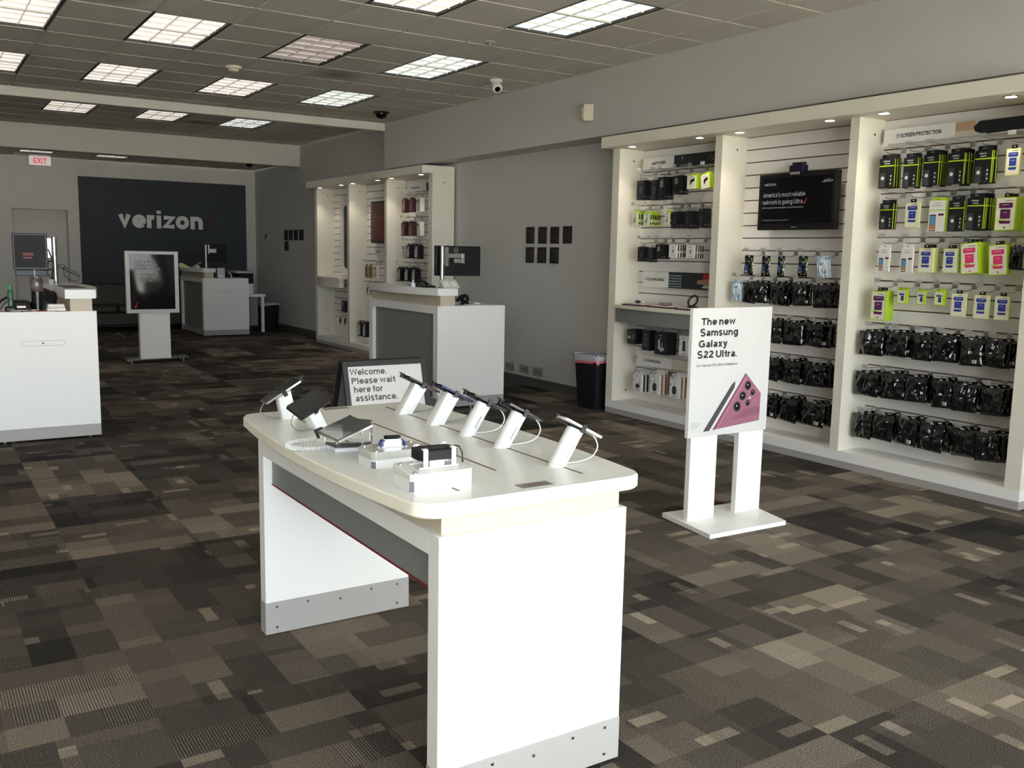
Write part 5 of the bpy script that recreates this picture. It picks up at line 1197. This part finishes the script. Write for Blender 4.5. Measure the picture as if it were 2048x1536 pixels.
# ------------------------------------------------------------------ service counters
def counter(x0, x1, y0, y1, side, label, slot=False, bolt=.035):
    """side -1: customer side faces -X; +1: faces +X"""
    t = thing('service_counter', label, 'counter', ((x0+x1)/2, (y0+y1)/2, 0))
    H = 1.02; f = x0 if side < 0 else x1; sg = 1 if side < 0 else -1
    def bx(a, c, *r): return (min(a, c), max(a, c), *r)
    m = MB(); m.box(*bx(f+sg*.045, x1 if side < 0 else x0, y0+.02, y1-.02, .11, H)); m.box(x0, x1, y0, y0+.02, .11, H); m.box(x0, x1, y1-.02, y1, .11, H)
    m.build('cabinet_body', WHITE, t, smooth=False)
    m = MB(); m.box(*bx(f, f+sg*.045, y0+.02, y0+.09, .11, H)); m.box(*bx(f, f+sg*.045, y1-.09, y1-.02, .11, H)); m.box(*bx(f, f+sg*.045, y0+.09, y1-.09, H-.08, H))
    m.build('front_frame', WHITE, t, smooth=False)
    MB().box(*bx(f+sg*.040, f+sg*.045, y0+.09, y1-.09, .11, H-.08)).build('inset_panel', GREYP, t, smooth=False)
    m = MB().box(x0, x1, y0, y0+.05, .018, .108).box(x0, x1, y1-.05, y1, .018, .108)
    bow = [(f+sg*.05, y0+.05)]+[(f+sg*(.05-.0*math.sin(math.pi*k/10)), y0+.05+(y1-y0-.1)*k/10) for k in range(11)]
    m.box(*bx(f+sg*.02, f+sg*.06, y0+.05, y1-.05, .018, .108)); m.box(*bx((x1 if side < 0 else x0)-sg*.03, (x1 if side < 0 else x0)-sg*.01, y0+.05, y1-.05, .018, .108))
    m.build('kickplate', KICK, t, smooth=False)
    for x in (x0+.08, x1-.08):
        for y in (y0+.03, y1-.03): MB().cyl((x, y, 0), (x, y, .018), .016, n=12).build('foot', CHROME, t)
    MB().box(*bx(f+sg*.03, f+sg*.19, y0+.0015, y1-.0, H, 1.12)).build('riser', BEIGE, t, smooth=False)
    n = 16; o = [(f-sg*(.0+.10*math.sin(math.pi*k/n)), y0+(y1-y0)*k/n) for k in range(n+1)]
    ed = [(f+sg*.225, y1), (f+sg*.225, y0)]
    m = MB(); P = o+ed; m.prism(P, 1.12, 1.188, 0); m.prism([(a+sg*.004 if i <= n else a-sg*.004, min(y1-.004, max(y0+.004, c))) for i, (a, c) in enumerate(P)], 1.188, 1.190, 1)
    m.build('raised_ledge', [WHITE, TOPW], t, ang=30)
    if slot:
        xm = x0+(x1-x0)*.49; z = .775
        m = MB(); fr = MB()
        for a in ((xm-.15, xm+.15, z+.018, z+.0195), (xm-.15, xm+.15, z-.0195, z-.018), (xm-.15, xm-.1485, z-.018, z+.018), (xm+.1485, xm+.15, z-.018, z+.018)): m.box(a[0], a[1], y0-.0012, y0, a[2], a[3])
        m.build('drawer_outline', INKG, t, smooth=False)
        MB().cyl((xm, y0-.002, z), (xm, y0, z), .007, n=14).build('lock', mat('lock_dark', (60, 60, 60), .4, .6), t)
    return t
counter(4.314, 5.087, 8.009, 9.612, -1, 'white service counter with grey inset panel behind the welcome sign')
counter(.488, 1.261, 8.067, 9.67, 1, 'white service counter at the left edge, cluttered worktop', slot=True)
counter(4.332, 5.132, 16.637, 18.24, -1, 'farthest white service counter beside the charcoal wall', slot=True)

def monitor_pole(px, py, zb, zt, label, base=True):
    t = thing('monitor_pole', label, 'monitor mount', (px, py, zb))
    MB().cyl((px, py, zb), (px, py, zt), .022, n=20).build('pole', STEEL, t)
    MB().lathe([(.035, 0), (.035, .006), (.024, .01), (.001, .01)], (px, py, zb)).build('collar', STEEL, t)
    return t
def monitor(cx, cy, cz, w, h, rz, label, back, col, logo=None):
    t = thing('monitor', label, 'monitor', (cx, cy, cz), rz); M_ = WM[t.name]
    MB(xf=M_).box(-w/2, w/2, -.018, .018, -h/2, h/2).build('housing', col, t, bevel=.006)
    MB(xf=M_).box(-w/2+.015, w/2-.015, -.0195, -.018, -h/2+.02, h/2-.015).build('display', SCREENB, t, smooth=False)
    return t, M_
# middle counter: monitor seen from the back on its arm
PX_, PY_ = 4.49, 8.25
t = monitor_pole(PX_, PY_, 1.19, 1.60, 'steel pole with sliding arm on the middle counter ledge')
MB().box(PX_+.02, PX_+.06, PY_-.03, PY_+.03, 1.40, 1.59).build('slide_clamp', STEEL, t, bevel=.006)
MB().box(PX_+.022, PX_+.045, PY_-.032, PY_-.03, 1.41, 1.58).build('clamp_slot', INKG, t)
MB().box(PX_+.06, PX_+.24, PY_-.015, PY_+.02, 1.485, 1.53).box(PX_+.13, PX_+.24, PY_-.02, PY_+.03, 1.435, 1.48).box(PX_+.22, PX_+.245, PY_-.025, PY_+.05, 1.432, 1.532).build('arm', STEEL, t, bevel=.003)
t, M_ = monitor(4.705, 8.32, 1.455, .52, .30, math.pi, 'black monitor on the middle counter pole, back towards camera', True, mat('monitor_back', (18, 19, 21), .4))
F = frame((4.705, 8.3017, 1.455), (1, 0, 0), (0, 0, 1)); b = MB(xf=F)
b.rings([[(-.03+r*math.cos(k*math.pi/12), .108+r*math.sin(k*math.pi/12), .0006) for k in range(24)] for r in (.026, .022)], cap=False); put_text(b, 'DELL', -.047, .102, .014, .034, bold=.04, z=.0006)
b.build('maker_badge', SILV, t, smooth=False)
t = thing('bottle', 'small white sanitizer bottle on the middle counter ledge', 'bottle', (4.19, 8.62, 1.19))
MB().lathe([(.022, 0), (.024, .01), (.022, .035), (.010, .045), (.009, .055), (.001, .056)], (4.27, 8.45, 1.19)).build('body', WP, t)
MB().lathe([(.011, .054), (.012, .068), (.001, .07)], (4.27, 8.45, 1.19)).build('cap', WP, t)
t = thing('desk_phone', 'black desk phone with papers on the middle counter ledge', 'phone', (4.37, 8.35, 1.19))
MB().prism([(8.25, 1.19), (8.45, 1.19), (8.45, 1.235), (8.25, 1.205)], 4.30, 4.42, axis='x').build('base', BLACK, t, bevel=.004)
MB().tube([(4.33, 8.44, 1.25), (4.33, 8.40, 1.258), (4.33, 8.30, 1.238), (4.33, 8.265, 1.222)], .016, 10).build('handset', BLACK, t)
MB().box(4.375, 4.41, 8.27, 8.42, 1.216, 1.2175, xf=Matrix.Translation((0, 0, 0))).build('paper_label', WCARD, t)
t = thing('card_holder', 'tilted clear card holder with white cards at the counter pole foot', 'card holder', (4.50, 8.16, 1.19))
F = frame((4.40, 8.06, 1.192), (1, 0, 0), (0, .75, .66)); MB(xf=F).box(0, .19, 0, .12, 0, .004).build('plate', mat('pale_plastic', (196, 200, 190), .35, trans=.1), t, bevel=.001)
m = MB(xf=F); m.box(.02, .085, .012, .085, .004, .006); m.box(.105, .17, .012, .085, .004, .006); m.build('card', WCARD, t)
MB().box(4.405, 4.585, 8.068, 8.075, 1.19, 1.196).box(4.405, 4.585, 8.13, 8.136, 1.19, 1.262).build('support', mat('pale_plastic', (196, 200, 190), .35, trans=.1), t)
t = thing('hand_scanner', 'black handheld scanner lying on the middle counter worktop', 'scanner', (4.70, 8.22, 1.02))
b = MB(); b.sphere((4.735, 8.22, 1.075), .048, sz=1.1); b.build('head', BLACK, t)
MB().tube([(4.73, 8.22, 1.10), (4.69, 8.21, 1.10), (4.655, 8.20, 1.075), (4.64, 8.20, 1.05)], .02, 10).build('grip', BLACK, t)
MB().tube([(4.67, 8.2, 1.085), (4.62, 8.19, 1.078), (4.585, 8.19, 1.07), (4.57, 8.19, 1.03), (4.57, 8.22, 1.022)], .004, 6).build('cable', BLACK, t)
MB().lathe([(.05, 0), (.05, .012), (.03, .02), (.001, .022)], (4.735, 8.22, 1.02)).build('foot', BLACK, t)
def papers(name, x, y, z, n, label, w=.21, l=.28, col=WCARD, grp=None, th=.002, rz0=0):
    for k in range(n):
        t = MB(xf=Matrix.Translation((x+rnd(-.03, .03), y+rnd(-.03, .03), z+th*k)) @ Matrix.Rotation(R(rz0+rnd(-25, 25)), 4, 'Z')).box(-w/2, w/2, -l/2, l/2, 0, th*.9).build(name, col, loc=(x, y, z+th*k))
        tag(t, label+(f', {("lowest","second lowest","third from below","top")[k] if n > 1 else ""} of its pile' if n > 1 else ''), 'paper', grp)
papers('paper_sheet', 4.83, 8.20, 1.02, 2, 'white sheet on the middle counter worktop')
t = tag(MB(xf=Matrix.Translation((4.85, 8.17, 1.026))).sphere((0, 0, .008), .04, sz=.3).build('tissue', WCARD, loc=(4.85, 8.17, 1.026)), 'crumpled white tissue on the middle counter papers', 'tissue')

# left counter: monitor with red logo, pole, drinks, cables
t = monitor_pole(1.113, 9.2, 1.19, 1.605, 'steel pole at the left counter ledge')
MB().box(1.05, 1.092, 9.17, 9.23, 1.42, 1.60).build('slide_clamp', STEEL, t, bevel=.005)
MB().box(1.03, 1.055, 9.17, 9.22, 1.47, 1.54).build('arm', STEEL, t, bevel=.003)
MB().tube([(1.06, 9.17, 1.5), (1.085, 9.14, 1.42), (1.09, 9.13, 1.34), (1.075, 9.12, 1.27), (1.085, 9.1, 1.21)], .005, 6).tube([(1.08, 9.14, 1.40), (1.055, 9.13, 1.39), (1.04, 9.12, 1.365)], .006, 6).tube([(1.09, 9.14, 1.33), (1.065, 9.12, 1.325), (1.04, 9.12, 1.31)], .005, 6).tube([(1.04, 9.1, 1.29), (1.06, 9.08, 1.25), (1.1, 9.06, 1.21)], .004, 6).build('cable', BLACK, t)
t, M_ = monitor(.917, 9.15, 1.475, .272, .315, R(-6), 'black monitor showing dim red writing, left counter', False, BLACK)
b = MB(xf=M_ @ frame((-.06, -.0205, -.04), (1, 0, 0), (0, 0, 1))); put_text(b, 'verizon', 0, .005, .045, .085, bold=.04); b.box(.005, .075, -.018, -.008, 0, .0005)
b.build('screen_lettering', mat('screen_red_dim', (120, 30, 28), .4, emis=.12), t, smooth=False)
MB(xf=M_).box(-.12, .125, -.016, .016, -.21, -.157).build('speaker_bar', BLACK, t, bevel=.005)
t = thing('handheld_device', 'black handheld device on its arm right of the left pole', 'handheld device', (1.20, 9.15, 1.33))
MB().box(1.135, 1.185, 9.13, 9.17, 1.335, 1.365).build('bracket', BLACK, t, bevel=.004)
F = frame((1.235, 9.15, 1.305), (.86, 0, -.50), (0, 1, 0)); MB(xf=F).box(-.075, .075, -.035, .035, -.012, .012).build('body', BLACK, t, bevel=.006)
MB().tube([(1.17, 9.15, 1.335), (1.18, 9.15, 1.27), (1.21, 9.15, 1.235), (1.26, 9.15, 1.222), (1.30, 9.15, 1.235), (1.305, 9.15, 1.262), (1.29, 9.15, 1.28)], .003, 6).build('cable', BLACK, t)
t = thing('mouse_mat', 'thin grey reading mat on the left counter ledge', 'mat', (1.15, 8.65, 1.19))
MB().box(1.08, 1.24, 8.35, 8.95, 1.19, 1.193).build('mat', mat('grey_mat', (96, 98, 96), .6), t)
# tumbler
t = thing('tumbler', 'tall tumbler with clear lid and straw on the left counter', 'tumbler', (.86, 8.25, 1.02))
c = (.86, 8.25, 1.02)
MB().lathe([(.036, 0), (.038, .01), (.043, .15), (.001, .15)], c).build('cup', mat('black_patterned_cup', (20, 22, 24), .3), t)
MB().lathe([(.043, .15), (.047, .165), (.049, .235), (.044, .25), (.044, .262), (.001, .264)], c).build('clear_lid', mat('clear_cup', (150, 132, 130), .1, trans=.75), t)
MB().lathe([(.018, .165), (.02, .2), (.012, .215), (.008, .24), (.001, .242)], (c[0]-.008, c[1]-.0, c[2])).build('ice', WP, t)
MB().cyl((c[0]+.0, c[1], c[2]+.1), (c[0]-.012, c[1], c[2]+.32), .004, n=10).build('straw', mat('lilac_straw', (200, 190, 196), .3), t)
m = MB()
for k in range(9): m.sphere((c[0]-.002, c[1]-.041, c[2]+.012+.0165*k), .0062, 0, n=8)
m.build('bead_trim', mat('pearl_bead', (214, 214, 196), .25), t)
t = thing('green_bottle', 'small green-capped bottle at the left edge counter', 'bottle', (.665, 8.2, 1.02))
c = (.668, 8.2, 1.02); MB().lathe([(.018, 0), (.02, .01), (.019, .15), (.012, .17), (.001, .17)], c).build('body', mat('green_bottle_body', (66, 120, 84), .25, trans=.3), t); MB().lathe([(.012, .168), (.013, .20), (.001, .2)], c).build('cap', GREEN, t)
t = thing('card_terminal', 'white-screened card terminal among black clutter, left counter', 'card terminal', (.76, 8.14, 1.02))
MB().prism([(8.10, 1.02), (8.26, 1.02), (8.26, 1.085), (8.10, 1.045)], .70, .80, axis='x').build('body', BLACK, t, bevel=.006)
F = frame((.705, 8.112, 1.048), (1, 0, 0), (0, .97, .24)); MB(xf=F).box(.0, .06, .01, .05, 0, .002).build('display', mat('terminal_display', (226, 226, 224), .3, emis=.25), t)
def bag_lump(name, x, y, z, w, d, h, label, cat, m_, seed):
    V = []; F_ = []; n, mm_ = 18, 9; off = Vector((seed*5.3, 1, 2))
    for j in range(mm_+1):
        ph = math.pi*.5*j/mm_
        for i in range(n):
            th = 2*math.pi*i/n; r = math.cos(ph)**.6; p = Vector((math.cos(th)*r, math.sin(th)*r, math.sin(ph)))
            s = 1+.28*noise.noise(p*2.2+off)
            V.append((x+p.x*w/2*s, y+p.y*d/2*s, z+max(0, p.z*h*s)))
    for j in range(mm_):
        for i in range(n): F_.append((j*n+i, j*n+(i+1) % n, (j+1)*n+(i+1) % n, (j+1)*n+i))
    b = MB(); b.add(V, F_); b.add([V[i] for i in range(n)], [tuple(range(n))[::-1]])
    return tag(b.build(name, m_, loc=(x, y, z), ang=70), label, cat)
bag_lump('handbag', .93, 8.46, 1.02, .20, .24, .15, 'black soft handbag behind the tumbler, left counter', 'bag', BLACK, 2)
bag_lump('pouch', .74, 8.40, 1.02, .17, .12, .075, 'small black pouch left of the tumbler', 'pouch', BLACK, 5)
t = thing('headset', 'black looped headset at the left edge of the counter', 'headset', (.60, 8.14, 1.02))
MB().tube([(.56, 8.12, 1.03), (.59, 8.12, 1.10), (.635, 8.13, 1.13), (.66, 8.14, 1.12), (.62, 8.15, 1.08), (.58, 8.15, 1.025)], .009, 8).build('band', BLACK, t)
MB().box(.62, .70, 8.1, 8.16, 1.02, 1.06).build('ear_pad', BLACK, t, bevel=.012)
cols_ = [mat('magazine_pink', (176, 96, 106), .4), mat('magazine_tan', (190, 150, 100), .4), WCARD]
for k, (x, y, rz, nm) in enumerate(((.62, 8.17, 20, 'tan magazine under white papers, left counter'), (.86, 8.14, -8, 'pink magazine under the small boxes, left counter'))):
    tag(MB(xf=Matrix.Translation((x, y, 1.02)) @ Matrix.Rotation(R(rz), 4, 'Z')).box(-.11, .11, -.06, .09, 0, .004).build('magazine', cols_[1-k], loc=(x, y, 1.02)), nm, 'magazine')
papers('paper_sheet', .72, 8.18, 1.0245, 4, 'white sheet on the left counter', .2, .14)
for k, (w_, nm) in enumerate(((.13, 'lower'), (.125, 'middle'), (.115, 'upper'))):
    t = tag(MB(xf=Matrix.Translation((.975, 8.13, 1.0245+.017*k))).box(-w_/2, w_/2, -.04, .05, 0, .0165).build('small_box', [WCARD, mat('pale_pink_card', (214, 196, 196), .5), WCARD][k], loc=(.975, 8.13, 1.0245+.017*k), bevel=.001), f'small white box beside the ledge, {nm} of three, left counter', 'box', 'small boxes on the left counter')
t = thing('water_cup', 'short clear plastic cup behind the ledge pole', 'cup', (1.05, 9.0, 1.19)); MB().lathe([(.02, 0), (.026, .05), (.001, .05)], (1.06, 9.05, 1.19)).build('body', mat('clear_cup2', (226, 230, 230), .1, trans=.6), t)

# back counter clutter
t = monitor_pole(4.44, 16.8, 1.19, 1.60, 'thin steel pole on the farthest counter ledge')
MB().box(4.47, 4.50, 16.78, 16.82, 1.44, 1.60).box(4.50, 4.62, 16.79, 16.81, 1.46, 1.53).build('arm', STEEL, t, bevel=.003)
t, M_ = monitor(4.625, 16.86, 1.455, .37, .31, math.pi, 'small dark monitor on the farthest counter, back to camera', True, MBLACK)
t = thing('card_holder', 'grey tilted card plate by the farthest pole', 'card holder', (4.30, 16.85, 1.19)); F = frame((4.20, 16.8, 1.195), (.9, 0, .5), (0, 1, 0)); MB(xf=F).box(0, .19, 0, .12, 0, .006).build('plate', SILV, t); MB().box(4.27, 4.33, 16.83, 16.86, 1.19, 1.235).build('support', SILV, t)
tag(MB(xf=frame((4.03, 17.0, 1.19), (1, 0, .0), (0, .5, .86))).prism([(0, 0), (.20, 0), (.05, .10), (0, .08)], 0, .004).build('price_card', LIMEP, loc=(4.1, 17, 1.19)), 'pale green folded card on the farthest counter ledge', 'card')
tag(MB().box(4.26, 4.40, 17.0, 17.2, 1.19, 1.196).build('notebook', LIME, loc=(4.3, 17.1, 1.19)), 'thin lime notebook on the farthest counter ledge', 'notebook')
t = thing('receipt_printer', 'grey receipt printer with white paper on the farthest worktop', 'printer', (4.66, 16.78, 1.02))
MB().box(4.60, 4.74, 16.70, 16.86, 1.02, 1.20).build('housing', SILV, t, bevel=.008); MB().box(4.62, 4.70, 16.69, 16.70, 1.04, 1.075).build('paper', WCARD, t); MB().box(4.56, 4.60, 16.72, 16.82, 1.02, 1.17).build('cover', BLACK, t, bevel=.004)
t = thing('desk_fan', 'small black round speaker on the farthest worktop', 'speaker', (4.80, 16.76, 1.02)); MB().sphere((4.80, 16.76, 1.062), .042).build('body', BLACK, t)
MB().tube([(4.80, 16.73, 1.11), (4.84, 16.73, 1.10), (4.86, 16.73, 1.06), (4.85, 16.73, 1.03)], .009, 8).build('band', WP, t)
t = thing('side_desk', 'grey side desk behind the farthest counter', 'desk', (5.4, 18.0, 0))
MB().box(5.15, 5.62, 17.2, 18.6, .66, .71).build('desk_top', WHITE, t, bevel=.002); MB().box(5.2, 5.5, 17.3, 18.5, .12, .66).build('drawer_unit', GREYP, t); [MB().box(*q, 0, .66 if q[0] > 5.5 else .12).build('leg', WHITE, t) for q in ((5.55, 5.60, 17.22, 17.28), (5.55, 5.60, 18.5, 18.56), (5.22, 5.27, 17.32, 17.38), (5.22, 5.27, 18.4, 18.46))]
t = thing('office_printer', 'black and white office printer on the grey side desk', 'printer', (5.35, 17.6, .71))
MB().box(5.17, 5.44, 17.35, 17.85, .71, .90).build('paper_drawer', WHITE, t, bevel=.006); MB().box(5.165, 5.445, 17.34, 17.86, .90, 1.09).build('housing', MBLACK, t, bevel=.01); MB().box(5.10, 5.42, 17.30, 17.88, 1.09, 1.13).build('scanner_lid', SILV, t, bevel=.006)
papers('paper_sheet', 5.22, 17.6, 1.13, 2, 'white sheet on the office printer', .21, .28)

# ------------------------------------------------------------------ glossy poster kiosk
t = thing('poster_kiosk', 'white-framed glossy black poster kiosk in mid floor', 'sign stand', (2.75, 13.0, 0), 0)
KY = 13.0
b = MB(); b.prism([(2.37, 12.965), (3.20, 13.10), (3.22, 13.40), (2.39, 13.28)], .05, .062); b.build('base_plate', STEEL, t)
for x, y in ((2.44, 13.0), (3.13, 13.12), (2.45, 13.25), (3.15, 13.36)): MB().cyl((x, y, 0), (x, y, .05), .022, n=12).build('caster', CHROME, t)
b = MB(); b.box(2.553, 2.94, KY, KY+.10, .062, .70); b.build('column', WHITE, t, bevel=.002)
MB().box(2.565, 2.90, KY-.004, KY, .075, .665).build('column_face', WHITE, t)
fr = MB(); X0, X1, Z0, Z1 = 2.395, 3.06, .672, 1.482
fr.box(X0, X0+.05, KY-.03, KY+.03, Z0, Z1); fr.box(X1-.05, X1, KY-.03, KY+.03, Z0, Z1); fr.box(X0+.05, X1-.05, KY-.03, KY+.03, Z0, Z0+.05); fr.box(X0+.05, X1-.05, KY-.03, KY+.03, Z1-.04, Z1)
fr.build('frame', mat('kiosk_frame', (206, 206, 200), .35), t, bevel=.002)
MB().box(X0+.048, X1-.048, KY+.0, KY+.02, Z0+.048, Z1-.038).build('backing', MBLACK, t)
# clear sheet bowed in its frame, dark poster behind
b = MB(); nx, nz_ = 24, 30; V = []
for j in range(nz_+1):
    for i in range(nx+1):
        a, c = i/nx, j/nz_
        V.append((X0+.05+(X1-X0-.1)*a, KY-.012-.0022*math.sin(math.pi*a)*math.sin(math.pi*c)-.0012*math.sin(2*math.pi*a+c*3)*math.sin(math.pi*c)+.022*max(0, c-.62)**2*(1-.6*math.sin(math.pi*a)), Z0+.05+(Z1-Z0-.09)*c))
b.add(V, [(j*(nx+1)+i, j*(nx+1)+i+1, (j+1)*(nx+1)+i+1, (j+1)*(nx+1)+i) for j in range(nz_) for i in range(nx)])
b.build('poster_sheet', mat('gloss_black_poster', (20, 17, 19), .06, spec=.32), t, ang=80)
b = MB(xf=frame((X0+.05, KY-.026, Z0+.05), (1, 0, 0), (0, 0, 1)))
for s, x, z, w, h in (('Get a $10', .07, .605, .25, .058), ('statement', .07, .56, .27, .058), ('credit, on us.', .07, .515, .32, .058), ('When you link', .13, .455, .19, .03), ('a qualifying', .13, .425, .16, .03), ('purchase with', .13, .395, .19, .03), ('your Card.', .13, .365, .15, .03)): put_text(b, s, x, z, h, w, bold=.02)
b.build('lettering', mat('poster_text_grey', (170, 166, 164), .4), t, smooth=False)
b = MB(xf=frame((X0+.05, KY-.026, Z0+.05), (1, 0, 0), (0, 0, 1))); b.prism([(.045, .05), (.055, .05), (.062, .035), (.085, .10), (.095, .10), (.068, .015), (.056, .015)], 0, .0005); b.build('check_mark', RED, t, smooth=False)
tag(MB().tube([(3.05, 17.45, .008), (3.05, 17.65, .008), (3.10, 17.78, .008), (3.13, 17.6, .008), (3.09, 17.35, .008), (3.07, 17.15, .008), (3.08, 16.9, .008)], .007, 6).build('floor_cable', mat('cable_grey_white', (150, 150, 146), .5), loc=(3.08, 17.3, 0)), 'short looped white cable lying on the carpet before the sofa', 'cable')
tag(MB(xf=frame((1.03, 2.26, .0008), (1, .2, 0), (-.2, 1, 0))).box(0, .012, 0, .009, 0, .001).build('paper_scrap', WCARD, loc=(1.03, 2.26, 0)), 'tiny white paper scrap on the carpet by the table leg', 'paper scrap')

# ------------------------------------------------------------------ bins
def bin_(x0, x1, y0, y1, h, label, tie):
    cx, cy = (x0+x1)/2, (y0+y1)/2; w, d = x1-x0, y1-y0
    t = thing('waste_bin', label, 'bin', (cx, cy, 0))
    rg = []
    for z, k in ((0, .80), (.01, .815), (h-.03, .985), (h-.02, 1.), (h, 1.)): rg.append([(cx+a, cy+c, z) for a, c in rrect(w*k, d*k, .045, 5)])
    inner = [[(cx+a, cy+c, z) for a, c in rrect(w*k-.012, d*k-.012, .04, 5)] for z, k in ((h, 1.), (.03, .82))]
    m = MB(); m.rings(rg, 0, cap=False); m.add(rg[0], [tuple(range(len(rg[0])))[::-1]]); m.rings([rg[-1], inner[0], inner[1]], 0, cap=False); m.add(inner[1], [tuple(range(len(inner[1])))])
    m.build('body', DARKBIN, t, ang=50)
    n = len(rg[0]); P = rrect(w+.006, d+.006, .047, 5)
    lo = [(cx+a, cy+c, h-.045-.022*math.sin(i*1.3)) for i, (a, c) in enumerate(P)]; up = [(cx+a*1.01, cy+c*1.01, h+.012+.008*math.sin(i*2.1)) for i, (a, c) in enumerate(P)]; inn = [(cx+a*.93, cy+c*.93, h-.01) for a, c in P]; dn = [(cx+a*.90, cy+c*.90, h-.12) for a, c in P]
    m = MB(); m.rings([lo, up, inn, dn], 0, cap=False); m.build('liner', BAGLINER, t, ang=80)
    if tie:
        lo2 = [(cx+a*1.006, cy+c*1.006, h-.066-.020*math.sin(i*1.3)) for i, (a, c) in enumerate(P)]; up2 = [(x, y, z+.026) for x, y, z in lo2]
        MB().rings([lo2, up2], 0, cap=False).build('drawstring', PINKTIE, t, ang=80)
bin_(5.70, 6.03, 7.27, 7.66, .535, 'black bin with pink drawstring liner left of near unit', True)
bin_(5.74, 6.08, 17.75, 18.10, .50, 'black bin with white liner at the far end of the right wall', False)

# ------------------------------------------------------------------ sofa by the charcoal wall
t = thing('sofa', 'low brown leather sofa against the charcoal wall', 'sofa', (3.6, 18.85, 0))
MB().box(2.3, 4.9, 18.35, 19.24, .10, .33).build('base', SOFA, t, bevel=.02)
for k in range(3): MB().box(2.5+.735*k, 3.225+.735*k, 18.28, 18.98, .33, .47).build('seat_cushion', SOFA, t, bevel=.04, seg=3)
MB().box(2.42, 4.78, 18.98, 19.26, .33, .84).build('backrest', SOFA, t, bevel=.04, seg=3)
for x in (2.3, 4.7): MB().box(x, x+.2, 18.3, 19.24, .10, .62).build('armrest', SOFA, t, bevel=.04, seg=3)
for x in (2.4, 4.8):
    for y in (18.4, 19.15): MB().box(x-.03, x+.03, y-.03, y+.03, 0, .10).build('foot', MBLACK, t)
